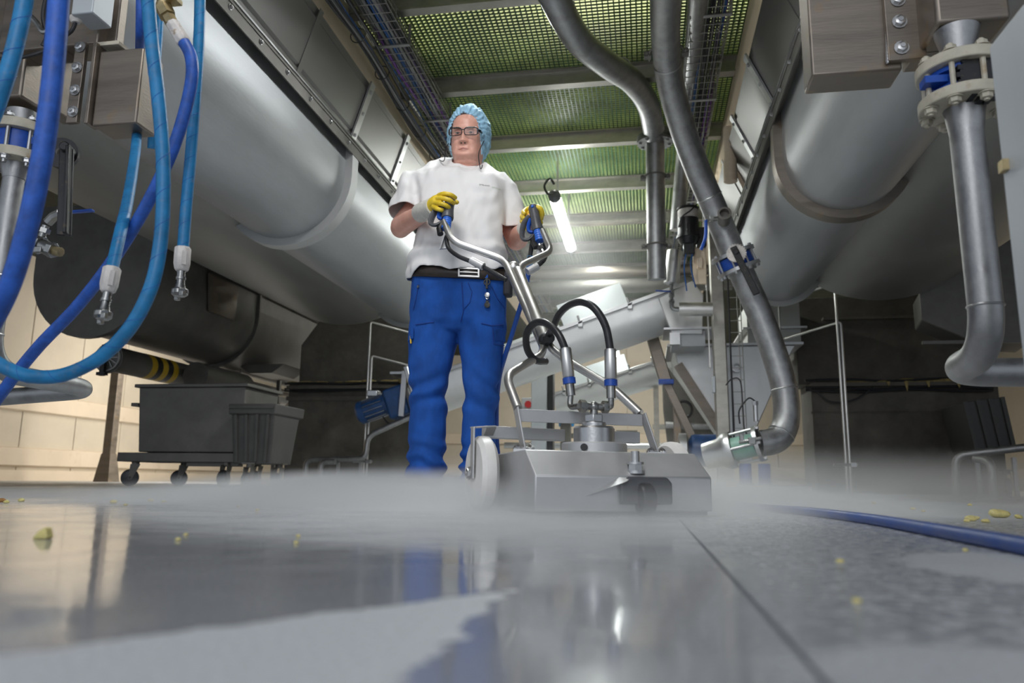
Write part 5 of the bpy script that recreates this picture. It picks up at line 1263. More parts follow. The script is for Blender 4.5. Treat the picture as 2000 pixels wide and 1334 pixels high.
mb = MB(); mb.tube([P(326, 28, 1.66), P(336, 46, 1.66)], .017, 6); mb.tube([P(319, 14, 1.66), P(328, 32, 1.66)], .022, 6); mb.tube(fillet([P(328, -60, 1.66), P(325, 0, 1.66), P(316, 10, 1.66), P(322, 20, 1.66)], .02), .017, 12); mb.box(P(340, 2, 1.66), (.03, .03, .012)); obj('elbow_fitting', mb, 'brass', t)
hose('dark royal blue hose behind the long light blue hose above the stained beam', [(276, -160, 1.95), (275, -20, 1.97), (274, 60, 2.02), (273, 96, 2.12), (272, 140, 2.16)], .014, 'hose_royal')
hose('light blue hose piece seen behind the long spiral hose beside the beam', [(318, -160, 2.3), (315, -20, 2.3), (310, 70, 2.3), (303, 160, 2.3), (299, 220, 2.32), (296, 290, 2.35)], .014, 'hose_light', .06)

# ------------------------------------------------------------------ east cluster near the camera
t = thing('bolted_beam', 'stained steel box beam with bolt plate above the east trough highlight', 'beam', P(1660, 170, 2.05))
c, s = boxpx(1586, -160, 1738, 148, YB, .105); mb = MB(); mb.box(c, s); obj('box_section', mb, 'steel_brushed_dirty', t, bevel=.006)
c, s = boxpx(1736, -160, 1786, 118, YB - .02, .02); mb = MB(); mb.box(c, s); obj('bolt_plate', mb, 'steel_brushed_dirty', t, bevel=.002)
mb = MB(); a, b = P(1733, -100, YB - .012), P(1733, 120, YB - .012)
for k in range(40): mb.sphere(a.lerp(b, k / 39), .0055, 6, 4, (1, 1, 1.3))
obj('weld_bead', mb, 'steel', t, kind='stuff')
for px, py in ((1757, 42), (1761, 93), (1754, 0)):
    mb = MB(); mb.hexbolt(P(px, py, YB - .022), (0, -1, 0), .0140, .011); obj('bolt', mb, 'steel', t)
c, s = boxpx(1786, -160, 1832, 104, YB - .01, .10); mb = MB(); mb.box(c, s); obj('web_plate', mb, 'steel_brushed_dirty', t, bevel=.004)
c, s = boxpx(1830, -160, 1954, 46, YB - .14, .20); mb = MB(); mb.box(c, s); obj('box_section', mb, 'steel_brushed_dirty', t, bevel=.010)

t = thing('flanged_pipe', 'vertical grey pipe with cream flanges and blue valve beside the grey cabinet edge', 'pipe', P(1900, 690, 1.95))
yv = 1.90; xv = P(1884, 220, yv).x
def ze(py): return P(1890, py, yv).z
tilt = V(-.0, 0, 0)
mb = MB(); mb.lathe((xv, yv, ze(125)), (xv, yv, ze(60)), [(0, .035), (.03, .037), (ze(60) - ze(125), .052)], 28); obj('neck', mb, 'steel_pipe', t)
for p0, p1 in ((148, 126), (214, 192)):
    mb = MB(); h_ = ze(p1) - ze(p0); mb.lathe((xv, yv, ze(p0)), (xv, yv, ze(p1)), [(0, .045), (.001, .098), (.003, .1), (h_ - .003, .1), (h_ - .001, .098), (h_, .045)], 40); obj('flange', mb, 'flange_cream', t)
h_ = ze(148) - ze(192)
mb = MB(); mb.lathe((xv, yv, ze(192)), (xv, yv, ze(148)), [(0, .06), (.001, .078), (.012, .078), (.013, .062), (h_ - .013, .062), (h_ - .012, .078), (h_ - .001, .078), (h_, .05)], 32); mb.box((xv - .075, yv - .03, ze(168)), (.05, .04, .018)); obj('valve_body', mb, 'blue_paint', t)
for k in range(8):
    a = k * math.pi / 4 + .2; x, y = xv + .084 * math.cos(a), yv + .084 * math.sin(a)
    mb = MB(); mb.cyl((x, y, ze(228)), (x, y, ze(112)), .0065, n=8); mb.hexbolt((x, y, ze(214)), (0, 0, -1), .0135, .013); mb.hexbolt((x, y, ze(126)), (0, 0, 1), .0135, .013); obj('stud_bolt', mb, 'flange_cream', t)
mb = MB(); mb.lathe((xv, yv, ze(268)), (xv, yv, ze(214)), [(0, .037), (.012, .038), (ze(214) - ze(268) - .012, .044), (ze(214) - ze(268), .047)], 28); obj('reducer', mb, 'steel_pipe', t)
ck = P(1918, 150, yv - .06)
mb = MB(); mb.lathe(ck + V(0, -.02, 0), ck + V(0, .02, 0), [(0, .02), (.001, .055), (.039, .055), (.04, .02)], 20)
for k in range(18):
    a = k * math.pi / 9; mb.box(ck + V(.056 * math.cos(a), 0, .056 * math.sin(a)), (.012, .04, .012))
obj('notch_plate', mb, 'black_iron', t)
zb = P(1928, 690, yv).z
path = fillet([V(xv, yv, ze(262)), V(xv + .004, yv, zb), V(xv + .004, yv + .26, zb - .008), V(xv + .75, yv + .30, zb - .01)], .125, 12)
mb = MB(); mb.tube(path, .0375, 26); obj('bent_pipe', mb, 'steel_pipe', t)
mb = MB(); mb.torus((xv + .003, yv, P(1925, 598, yv).z), (0, 0, 1), .0375, .003); obj('weld_ring', mb, 'steel', t)

t = thing('grey_cabinet', 'plain light grey sheet steel cabinet edge cut off by the picture border', 'cabinet', P(1990, 700, 1.2))
xa = P(1930, 90, 1.42).x; z1_, z0_ = P(1930, 92, 1.42).z, P(1992, 735, 1.42).z
mb = MB(); mb.box((xa + .2, 1.10, (z0_ + z1_) / 2), (.40, .64, z1_ - z0_)); obj('case', mb, 'grey_box', t, bevel=.006)
mb = MB(); mb.box((xa + .2, .774, (z0_ + z1_) / 2), (.37, .012, z1_ - z0_ - .04)); d_ = obj('door', mb, 'grey_box', t, bevel=.004)
mb = MB(); mb.box((xa + .05, .76, (z0_ + z1_) / 2), (.02, .02, .09)); obj('handle', mb, 'black_plastic', d_, bevel=.004)
mb = MB(); mb.box((xa - .004, 1.40, P(1950, 325, 1.4).z), (.012, .02, .02)); obj('edge_clip', mb, 'brass', t)
mb = MB(); mb.bar((xa + .2, 1.2, z0_), (xa + .2, 1.2, 0), .06, .06, up=(1, 0, 0)); mb.box((xa + .2, 1.2, .006), (.16, .16, .012)); obj('pedestal', mb, 'steel_beam', t)

# ------------------------------------------------------------------ the worker
from mathutils.bvhtree import BVHTree
YM = 3.30
man = thing('person', 'man in white shirt, blue work trousers, hairnet and glasses gripping both cleaner handles', 'person', (-.81, YM, 0))


def ring(yl, xl, yr, xr, hd, tilt=0.0, Y=YM, n=40, pw=2.2, dy=0.0):
    a, b = P(xl, yl, Y), P(xr, yr, Y); c = (a + b) / 2; ex = (b - a) / 2; out = []
    for k in range(n):
        q = 2 * math.pi * k / n; cs, sn = math.cos(q), math.sin(q)
        cs = math.copysign(abs(cs) ** (2 / pw), cs); sn = math.copysign(abs(sn) ** (2 / pw), sn)
        out.append(c + ex * cs + V(0, hd * sn + dy, tilt * sn))
    return out


# --- head in its own frame: x across, -y face, z up, eye line at z = 0
HT = Matrix.Rotation(math.radians(9), 4, 'X') @ Matrix.Rotation(math.radians(1.5), 4, 'Y')
HC = P(905.5, 258, 3.205) - (HT @ V(0, -.098, 0))
def HW(p): return HC + HT @ V(p)
def HL(p): return HT.inverted() @ (V(p) - HC)


zs = [-.150, -.135, -.122, -.113, -.10, -.08, -.05, -.02, 0, .03, .06, .085, .105, .116, .120]
fr = [.020, .045, .078, .100, .105, .101, .100, .098, .097, .101, .097, .080, .052, .022, .002]
wd_ = [.064, .064, .063, .063, .067, .073, .077, .078, .076, .075, .073, .063, .043, .02, .002]
bk = [.066, .068, .070, .072, .076, .082, .090, .096, .10, .103, .10, .085, .056, .025, .002]


def g2(x, z, cx, cz, sx, sz): return math.exp(-((x - cx) / sx) ** 2 - ((z - cz) / sz) ** 2)


def face(x, z):
    d = 0.0
    if -.062 < z < .012:
        f = min(1, max(0, (.012 - z) / .054)); h = .006 + .020 * f
        if z < -.043: h *= max(0, 1 - (-.043 - z) / .013)
        if z > 0: h *= (.012 - z) / .012
        d += h * math.exp(-(x / (.0085 + .0055 * f)) ** 2)
    for s in (-1, 1):
        d += .008 * g2(x, z, s * .0145, -.045, .0065, .008); d += .003 * g2(x, z, s * .03, -.016, .014, .006)
        d -= .013 * g2(x, z, s * .031, .000, .019, .011)
        d += .0045 * g2(x, z, s * .030, .020, .022, .007)
        d += .006 * g2(x, z, s * .045, -.040, .02, .02)
        d -= .0060 * g2(x, z, s * (.026 + .30 * (-.055 - z)), -.066, .0045, .020)
        d += .006 * g2(x, z, s * .045, -.095, .02, .018)
    d += .0055 * g2(x, z, 0, -.0725, .021, .0045) + .0065 * g2(x, z, 0, -.0835, .018, .0050)
    d -= .0045 * g2(x, z, 0, -.0780, .024, .0022) + .004 * g2(x, z, 0, -.093, .02, .005)
    d += .005 * g2(x, z, 0, -.104, .02, .01)
    for q, zz in enumerate((.040, .050, .060)): d -= .0022 * math.exp(-((z - zz) / .0025) ** 2) * math.exp(-(x / .035) ** 2)
    return d


HN = 72
rings = []
for z in np.linspace(-.150, .120, 92):
    f, w, b = np.interp(z, zs, fr), np.interp(z, zs, wd_), np.interp(z, zs, bk)
    rg = []
    for k in range(HN):
        q = 2 * math.pi * k / HN; c_, s_ = math.cos(q), math.sin(q)
        c_ = math.copysign(abs(c_) ** (2 / 2.25), c_); s_ = math.copysign(abs(s_) ** (2 / 2.25), s_)
        x = w * c_; y = (b if s_ > 0 else f) * s_
        if s_ < 0: y -= face(x, z) * min(1, -s_ * 1.6)
        rg.append(HW((x, y, z)))
    rings.append(rg)
body = MB(); body.ring_loft(rings)
# neck, chest, arms, legs: closed shapes fused into one skin
n0, n1 = HW((0, .026, -.09)), P(906, 338, YM + .02)
body.tube([n0, n0.lerp(n1, .5), n1, n1 + V(0, 0, -.06)], [.066, .066, .062, .055], 26)
body.sphere(HW((0, -.042, -.128)), 1, 20, 12, (.056, .046, .022)); body.tube([HW((0, -.020, -.135)), HW((0, -.006, -.165)), n1 + V(0, -.02, 0)], [.052, .056, .048], 20, round_ends=True)
body.ring_loft([ring(535, 822, 542, 978, .125), ring(440, 828, 445, 972, .125), ring(370, 825, 380, 975, .105), ring(338, 845, 348, 958, .070), ring(328, 872, 334, 936, .050)])
RS, RE, RW, RH = P(840, 366, 3.32), P(783, 441, 3.28), P(832, 413, 3.05), P(850, 402, 2.995)
LS, LE, LW, LH = P(964, 368, 3.33), P(1008, 466, 3.39), P(1027, 450, 3.24), P(1040, 428, 3.185)
body.tube(smooth([RS, RS.lerp(RE, .5), RE, RE.lerp(RW, .35), RW, RH], 5), list(np.interp(np.linspace(0, 5, 26), [0, 1, 2, 2.4, 3, 4, 5], [.046, .046, .047, .049, .047, .034, .030])), 22, round_ends=True)
body.sphere(RE + V(-.004, .008, -.008), .047, 16, 10)
body.tube(smooth([LS, LS.lerp(LE, .5), LE, LE.lerp(LW, .45), LW, LH], 5), list(np.interp(np.linspace(0, 5, 26), [0, 1, 2, 3, 4, 5], [.044, .046, .047, .046, .036, .030])), 22, round_ends=True)
body.sphere(LE + V(0, .006, -.008), .046, 16, 10)
for xa_, xb_ in ((850, 836), (945, 934)):
    body.tube([P(xa_, 600, YM), P(xa_ - 3, 740, YM - .01), P(xb_, 925, YM + .02), V(P(xb_, 925, YM).x, YM + .02, .06)], [.082, .052, .04, .042], 20, round_ends=True)
bm_ = remesh(body, .0034, 2)
bo = obj('body', bm_, 'skin', man, ang=3.0)
bface = BVHTree.FromPolygons([tuple(Vector(v.co) + man.location) for v in bo.data.vertices], [tuple(p.vertices) for p in bo.data.polygons])


def onface(x, z, out=.0008):
    o_ = HW((x, -.25, z)); d = (HT.to_3x3() @ V(0, 1, 0)).normalized(); h = bface.ray_cast(o_, d)
    return (h[0] - d * out) if h[0] else HW((x, -.1, z))


xs = np.linspace(-.0245, .0245, 17)
mid = lambda x: -.0780 - .0022 * (abs(x) / .0245) ** 1.6 + .0006 * math.cos(x * 260)
for nm, hh in (('upper_lip', .0048), ('lower_lip', -.0058)):
    rows = [[onface(x, mid(x) + hh * f * (1 - (abs(x) / .0250) ** 2.2), .0012 * math.sin(math.pi * (.25 + .6 * f)) + .0003) for x in xs] for f in (0, .35, .7, 1)]
    mb = MB(); mb.ring_loft(rows, cap=False, closed=False); obj(nm, mb, 'lip', man, ang=3)
mb = MB(); mb.tube([onface(x * 1.06, mid(x), .0012) for x in xs], [.0004 + .0008 * (1 - (abs(x) / .026) ** 2) for x in xs], 8); obj('mouth_line', mb, 'crease', man)
# eyes, brows, nostrils, hair at the temples
for s in (-1, 1):
    c = HW((s * .031, -.0815, .0005))
    mb = MB(); mb.sphere(c, .0115, 16, 10, (1.15, 1, .46)); ey = obj('eye', mb, 'eye_white', man)
    mb = MB(); mb.sphere(HW((s * .031 + .001, -.0905, -.0005)), .0056, 12, 8, (1, .6, .9)); obj('iris', mb, 'iris', ey)
    mb = MB(); mb.tube([HW((s * .031 + .013 * math.cos(a), -.0885 - .003 * math.sin(a), .001 + .0055 * math.sin(a))) for a in np.linspace(.1, math.pi - .1, 10)], .0028, 8); obj('eyelid', mb, 'skin', man)
    mb = MB(); mb.tube([HW((s * .031 + .012 * math.cos(a), -.0885, -.001 - .0048 * math.sin(a))) for a in np.linspace(.1, math.pi - .1, 10)], .0018, 8); obj('eyelid', mb, 'skin', man)
    mb = MB(); mb.tube([HW((s * x, -.1 + .15 * (x - .025) ** 2 * 20 + .0005, z)) for x, z in ((.013, .0175), (.024, .0215), (.036, .0215), (.047, .0165))], [.0026, .0040, .0036, .0016], 8); obj('eyebrow', mb, 'brow', man)
    mb = MB(); mb.sphere(onface(s * .0085, -.0520, -.0012), .0042, 10, 6, (1.15, 1.1, .7)); obj('nostril', mb, 'iris', man)
# --- bouffant net: pleated shell with a face opening
NC = V(0, .012, .012)
def netp(th, ph, off=0.0):
    """th: angle from the face axis (-y), ph: around it"""
    d = V(math.sin(th) * math.cos(ph), -math.cos(th), math.sin(th) * math.sin(ph))
    r = V(d.x * .103, d.y * .118, d.z * (.150 if d.z > 0 else .150))
    k = max(0, 1 - abs(th - TH(ph)) / .5)
    pl = .0035 * math.sin(ph * 34 + 1.5 * math.sin(ph * 5)) * (.35 + .65 * k) + .009 * noise.noise(d * 5.0) + .004 * noise.noise(d * 14)
    puff = .010 * math.sin(min(1, max(0, (th - TH(ph)) / .7)) * math.pi / 2) - .010
    dent = -.012 * math.exp(-((ph - 1.15) / .10) ** 2) * math.exp(-((th - .9) / .6) ** 2)
    return HW(NC + r + d * (pl + puff + dent + off))
def TH(ph):
    s_ = math.sin(ph)
    c_ = math.cos(ph)
    up = .66; side = .82; dn = 1.50
    return (side + (up - side) * s_ ** 2) if s_ > 0 else (side + (dn - side) * (-s_) ** 1.5)
mb = MB(); NP, NT = 168, 40
rg = []
for i in range(NT + 1):
    f = i / NT
    rg.append([netp(TH(2 * math.pi * j / NP) + (3.05 - TH(2 * math.pi * j / NP)) * f, 2 * math.pi * j / NP) for j in range(NP)])
mb.ring_loft(rg, cap=False)
no = obj('hairnet', mb, 'net', man, label='light blue disposable bouffant hairnet', ang=3)
so = no.modifiers.new('solid', 'SOLIDIFY'); so.thickness = .0012
mb = MB(); mb.tube([netp(TH(a) - .01, a, .004) for a in np.linspace(0, 2 * math.pi, 120)], .0038, 8, cap=False); obj('elastic_edge', mb, 'net', no)

# --- glasses
def gl(x, z): return HW((x, -.112 + 2.4 * x * x, z))
for s in (-1, 1):
    pts = []
    for a in np.linspace(0, 2 * math.pi, 29):
        c_, s_ = math.cos(a), math.sin(a)
        pts.append((s * .0372 + .0310 * math.copysign(abs(c_) ** .55, c_), .000 + .0180 * math.copysign(abs(s_) ** .6, s_) + (.001 * c_ * s)))
    mb = MB(); mb.tube([gl(*p) for p in pts], [.0018 + .0010 * max(0, (p[1]) / .0165) for p in pts], 8, cap=False)
    if s < 0: gf = obj('glasses_frame', mb, 'frame', man, label='dark framed spectacles')
    else: obj('rim', mb, 'frame', gf)
    mb = MB(); ln = [gl(*p) for p in pts[:-1]]; mb.add(ln, [tuple(range(len(ln)))]); obj('lens', mb, 'lens', gf)
    mb = MB(); mb.bar(gl(s * .0665, .012), gl(s * .0665, -.010), .007, .005, up=(0, -1, 0)); mb.bar(gl(s * .066, .006), HW((s * .076, -.075, .006)), .012, .004, up=(1, 0, 0)); mb.bar(HW((s * .076, -.08, .006)), HW((s * .082, .01, .002)), .006, .003, up=(1, 0, 0)); obj('temple', mb, 'frame', gf)
    mb = MB(); base = HW((s * .083, -.03, -.02)); e = P(938, 328, 3.2) if s > 0 else P(868, 312, 3.2)
    mid = P(935, 300, 3.2) if s > 0 else P(871, 292, 3.2)
    pts = [base, mid, e] + ([P(941, 327, 3.19), P(942, 322, 3.19)] if s > 0 else [P(863, 315, 3.24), P(858, 312, 3.3)])
    mb.tube(smooth(pts, 6), .0022, 6); obj('retainer_cord', mb, 'black_rubber', gf)
mb = MB(); mb.tube([gl(-.008, .006), gl(0, .008), gl(.008, .006)], .0024, 8); obj('bridge', mb, 'frame', gf)

# --- T-shirt
sh = MB()
sh.ring_loft([ring(562, 803, 566, 990, .165, .018), ring(532, 797, 540, 993, .180, .018), ring(512, 801, 520, 992, .178, .012), ring(480, 812, 486, 986, .165), ring(440, 815, 445, 985, .155), ring(400, 812, 406, 988, .145), ring(365, 806, 374, 992, .130), ring(345, 802, 355, 991, .118, .012), ring(331, 810, 341, 980, .104, .032), ring(321, 828, 329, 963, .112, .060), ring(313, 852, 319, 949, .104, .078)])
SR = [P(842, 346, 3.32), P(812, 362, 3.31), P(797, 392, 3.285), P(793, 420, 3.265)]
SL = [P(966, 352, 3.33), P(984, 372, 3.34), P(993, 412, 3.355), P(997, 452, 3.37)]
sh.tube(SR, [.066, .078, .078, .086], 26); sh.tube(SL, [.064, .072, .070, .074], 26)
dR = (SR[-1] - SR[-2]).normalized(); dL = (SL[-1] - SL[-2]).normalized()
cR, cL = V(SR[-1]), V(SL[-1]); mc = P(905, 430, YM)


def shirt_disp(co, n):
    x, y, z = co
    f = .012 * noise.noise(V(x * 8, y * 5, z * 3.0)) + .015 * noise.noise(V(x * 17 + z * 4, y * 9, z * 5)) + .004 * noise.noise(V(x * 34 - z * 12, y * 14, z * 12))
    rx = x - mc.x; rz = z - mc.z
    # pulls radiating from the armpits and sag above the belt
    for s in (-1, 1):
        px_, pz_ = mc.x + s * .175, P(905, 385, YM).z
        d = math.hypot(x - px_, z - pz_); a = math.atan2(z - pz_, (x - px_) * -s)
        f += .0035 * math.sin(a * 5 + 6 * noise.noise(V(x * 5, y * 5, z * 5))) * math.exp(-((d - .09) / .05) ** 2)
    lo = P(905, 520, YM).z
    f += .009 * math.sin(z * 70 + 3 * noise.noise(V(x * 6, y * 6, z))) * math.exp(-((z - lo - .03) / .05) ** 2)
    f += .006 * noise.noise(V(x * 16, y * 10, 1)) * math.exp(-((z - lo) / .10) ** 2)
    return f


zh = min(p.z for p in ring(540, 800, 552, 990, .150, .018)); topz = P(903, 315, YM).z
hem_pts = [P(*q) for q in ((798, 548, 3.30), (808, 546, 3.26), (826, 524, 3.20), (850, 521, 3.16), (880, 527, 3.145), (905, 524, 3.14), (935, 521, 3.145), (965, 523, 3.17), (990, 527, 3.28))]
hx_, hz_ = [p.x for p in hem_pts], [p.z for p in hem_pts]


def hemz(x, y): return float(np.interp(x, hx_, hz_)) + .004 * noise.noise(V(x * 30, y * 20, 0)) + max(0, y - 3.3) * .15


def shirt_cut(c, n):
    if (c - cR).dot(dR) > -.012 and (c - cR).length < .13: return True
    if (c - cL).dot(dL) > -.012 and (c - cL).length < .13: return True
    if c.z < hemz(c.x, c.y): return True
    q = c - P(903, 315, YM); return n.z > .5 and (q.x / .090) ** 2 + (q.y / .086) ** 2 < .50 and q.z > -.07


sm_ = remesh(sh, .0075, 12, shirt_disp, shirt_cut)
_e = {}
for p in sm_.polygons:
    vv = list(p.vertices)
    for i in range(len(vv)):
        k = tuple(sorted((vv[i], vv[(i + 1) % len(vv)]))); _e[k] = _e.get(k, 0) + 1
for i in {i for k, c in _e.items() if c == 1 for i in k}:
    co = sm_.vertices[i].co
    if abs(co.z - hemz(co.x, co.y)) < .03 and co.z < P(905, 480, YM).z: co.z = hemz(co.x, co.y)
    for c0, d0 in ((cR, dR), (cL, dL)):
        if (co - c0).length < .14 and abs((co - c0).dot(d0) + .012) < .02: co -= d0 * ((co - c0).dot(d0) + .012)
so_ = obj('t_shirt', sm_, 'shirt', man, label='white short sleeved t-shirt', ang=3)
m_ = so_.modifiers.new('solid', 'SOLIDIFY'); m_.thickness = .003; m_.offset = -1
# ribbed collar
ed = {}
for p in so_.data.polygons:
    vv = list(p.vertices)
    for i in range(len(vv)):
        k = tuple(sorted((vv[i], vv[(i + 1) % len(vv)]))); ed[k] = ed.get(k, 0) + 1
nc = P(903, 315, YM); NBIN = 40; bins = [[] for _ in range(NBIN)]
for k, c in ed.items():
    if c == 1:
        for i in k:
            w = so_.data.vertices[i].co + man.location; q = w - nc
            if (q.x ** 2 + q.y ** 2) < .12 ** 2 and q.z > -.16: bins[int((math.atan2(q.y, q.x) + math.pi) / (2 * math.pi) * NBIN) % NBIN].append(w)
lp = [sum(b, Vector()) / len(b) for b in bins if b]
for _ in range(5): lp = [(lp[i - 1] + lp[i] * 2 + lp[(i + 1) % len(lp)]) / 4 for i in range(len(lp))]
lc = sum(lp, Vector()) / len(lp)
rg = []
for p in lp:
    o_ = (p - lc); o_.z = 0; o_.normalize()
    rg.append([p - o_ * .010 + V(0, 0, .012), p - o_ * .003 + V(0, 0, .011), p + o_ * .014 + V(0, 0, -.002), p + o_ * .020 + V(0, 0, -.012), p + o_ * .012 + V(0, 0, -.020), p - o_ * .008 + V(0, 0, .002)])
rg.append(rg[0]); mb = MB(); mb.ring_loft(rg, cap=False); co_ = obj('collar', mb, 'shirt', so_, ang=1.2)
# breast lettering laid on the cloth
dg = bpy.context.evaluated_depsgraph_get()
bv = BVHTree.FromPolygons([tuple(Vector(v.co) + man.location) for v in so_.data.vertices], [tuple(p.vertices) for p in so_.data.polygons])
camp = V(0, 0, H)


def lettering(txt, px, py, hpx, mt):
    cu = bpy.data.curves.new('lettering', 'FONT'); cu.body = txt; cu.size = 1.0; cu.space_character = 1.05
    o = bpy.data.objects.new('tmp', cu); COL.objects.link(o); bpy.context.view_layer.update()
    me = bpy.data.meshes.new_from_object(o.evaluated_get(bpy.context.evaluated_depsgraph_get())); bpy.data.objects.remove(o)
    mb = MB(); c0 = P(px, py, 3.15); k = (P(px, py - hpx, 3.15).z - c0.z) / .7
    w = max(v.co.x for v in me.vertices) * k
    vs = []
    for v in me.vertices:
        p = c0 + V(v.co.x * k, 0, v.co.y * k - v.co.x * k * .02); h = bv.ray_cast(V(p.x, 2.6, p.z), V(0, 1, 0))
        vs.append((h[0] if h[0] else p) + V(0, -.0012, 0))
    mb.add(vs, [tuple(p.vertices) for p in me.polygons]); obj('lettering', mb, mt, so_)
    return w


w_ = lettering('EMSLAND', 934, 358.0, 2.8, 'text_dark')
lettering('GROUP', 956.5, 359.0, 2.8, 'text_green')

# --- trousers
tr = MB()
tr.ring_loft([ring(500, 815, 508, 985, .135, .03), ring(522, 811, 532, 990, .150, .035), ring(560, 806, 565, 990, .155, .02), ring(600, 803, 604, 990, .150, .01), ring(632, 802, 634, 990, .135), ring(650, 803, 652, 988, .10)])
RL = [(610, 806, 902, .120), (640, 802, 900, .120), (680, 801, 888, .108), (720, 802, 880, .098), (750, 804, 873, .092), (800, 803, 872, .090), (850, 800, 869, .088), (900, 799, 867, .088), (930, 798, 868, .092), (946, 800, 863, .088)]
LL_ = [(610, 895, 988, .120), (640, 897, 988, .120), (680, 899, 984, .108), (720, 905, 978, .098), (750, 908, 972, .092), (800, 905, 968, .090), (850, 902, 966, .088), (900, 901, 966, .088), (930, 901, 960, .090), (956, 905, 952, .084)]
for LLs in (RL, LL_):
    tr.ring_loft([ring(y, xl, y, xr, hd, -.008 if y > 920 else 0, dy=(-.012 if 700 < y < 790 else 0)) for y, xl, xr, hd in LLs])
zk, zhm = P(840, 770, YM).z, P(840, 915, YM).z
xm = P(898, 700, YM).x


def tr_disp(co, n):
    x, y, z = co
    f = .007 * noise.noise(V(x * 9, y * 8, z * 5)) + .003 * noise.noise(V(x * 24, y * 20, z * 14))
    s = 1 if x > xm else -1
    w = z + .55 * s * (x - xm) + .05 * noise.noise(V(x * 8, y * 8, z * 6))
    f += .010 * math.sin(w * 62) * math.exp(-((z - zk) / .075) ** 2)
    w2 = z - .35 * s * (x - xm - s * .1) + .04 * noise.noise(V(x * 9, y * 9, z * 6 + 4))
    f += .011 * math.sin(w2 * 88) * math.exp(-((z - zhm) / .10) ** 2)
    w3 = z * .6 + 1.0 * s * (x - xm)
    f += .004 * math.sin(w3 * 60) * math.exp(-((z - P(900, 640, YM).z) / .08) ** 2)
    return f


hz2 = P(840, 944, YM).z
tm_ = remesh(tr, .0085, 4, tr_disp, lambda c, n: (n.z < -.8 and c.z < hz2 + .03) or (n.z > .8 and c.z > P(900, 520, YM).z))
to_ = obj('trousers', tm_, 'trousers', man, label='royal blue work trousers', ang=3)
q_ = to_.modifiers.new('s', 'SOLIDIFY'); q_.thickness = .004; q_.offset = -1
bt = BVHTree.FromPolygons([tuple(Vector(v.co) + man.location) for v in to_.data.vertices], [tuple(p.vertices) for p in to_.data.polygons])


def ontr(px, py, out=.002, b=bt):
    d = (P(px, py, 3.3) - camp).normalized(); h = b.ray_cast(camp, d)
    return (h[0] + h[1] * (out if h[1].dot(d) < 0 else -out)) if h[0] else P(px, py, 3.2)


def seam(pts, r=.0022, name='seam', mt='seam', par=None):
    pp_ = []
    for a, b in zip(pts[:-1], pts[1:]):
        for k in range(5): pp_.append(ontr(a[0] + (b[0] - a[0]) * k / 5, a[1] + (b[1] - a[1]) * k / 5))
    pp_.append(ontr(*pts[-1])); mb = MB(); mb.tube(pp_, r, 6); return obj(name, mb, mt, par or to_)


seam([(902, 552), (904, 585), (905, 610), (900, 628)])
seam([(914, 552), (922, 570), (918, 590), (906, 604)], .0015)
seam([(812, 634), (830, 632), (848, 629)]); seam([(940, 632), (960, 636), (982, 634)])
seam([(818, 556), (814, 580), (808, 606)], .0018); seam([(960, 560), (972, 585), (986, 602)], .0018)
seam([(962, 640), (964, 672), (984, 675)], .0018)
mb = MB(); fl_ = [ontr(966, 643, .004), ontr(984, 641, .006), ontr(984, 668, .008), ontr(964, 666, .006)]; mb.prism(fl_, V(0, -.006, 0)); obj('pocket_flap', mb, 'trousers', to_, bevel=.002)
mb = MB(); fl_ = [ontr(810, 640, .004), ontr(806, 648, .006), ontr(802, 668, .006), ontr(810, 662, .006)]; mb.prism(fl_, V(-.008, -.006, 0)); obj('pocket_flap', mb, 'trousers', to_, bevel=.002)
mb = MB(); a = ontr(806, 662, .004); mb.bar(a + V(-.006, -.006, .02), a + V(-.002, -.006, -.022), .008, .006); obj('pocket_ruler', mb, 'tape_yellow', man, bevel=.001)
mb = MB(); mb.cyl(ontr(818, 560, .0), ontr(818, 560, .006), .006, n=12); obj('rivet', mb, 'steel', to_)
# --- belt with buckle, loops, badge reel, tool pouch
b0_ = [ring(y0, xl, y1, xr, hd, ti, n=64) for y0, xl, y1, xr, hd, ti in ((514, 810.5, 526, 991, .1565, .040), (541, 809, 550, 991.5, .1610, .036))]
mb = MB(); mb.ring_loft(b0_, cap=False); be = obj('belt', mb, 'leather', man, label='dark brown leather belt'); q_ = be.modifiers.new('s', 'SOLIDIFY'); q_.thickness = .006; q_.offset = 1
bb = BVHTree.FromPolygons([tuple(v) for v in mb.v], mb.f)
k0 = [ontr(x, y, .012, bb) for x, y in ((897, 525), (934, 527), (934, 542), (897, 540.5))]
mb = MB()
for i in range(4): mb.bar(k0[i] + (k0[i] - k0[(i + 1) % 4]).normalized() * .004, k0[(i + 1) % 4] + (k0[(i + 1) % 4] - k0[i]).normalized() * .004, .009, .006, up=(0, -1, 0))
mb.bar((k0[0] + k0[3]) / 2, (k0[1] + k0[2]) / 2, .006, .005, up=(0, -1, 0)); obj('buckle', mb, 'steel_bright', be, bevel=.0015)
for px in (858, 948):
    a, b = ontr(px - 1, 517, .009, bb), ontr(px + 1, 545, .009, bb); mb = MB(); mb.bar(a, b, .014, .005, up=(0, -1, 0)); obj('belt_loop', mb, 'trousers', to_, bevel=.001)
mb = MB(); a = ontr(950, 552, .008); mb.torus(a, (0, -1, .1), .013, .003, 18, 6); mb.bar(a + V(0, -.004, .018), a + V(0, -.004, -.03), .009, .006, up=(0, -1, 0)); rl = obj('snap_hook', mb, 'black_plastic', man)
mb = MB(); c = ontr(951, 577, .006); mb.lathe(c, c + V(0, -.008, 0), [(0, .011), (.006, .011), (.008, .006)], 18); mb.torus(c + V(0, -.004, -.012), (0, -1, 0), .006, .0015, 14, 5); obj('badge_reel', mb, 'steel_bright', man)
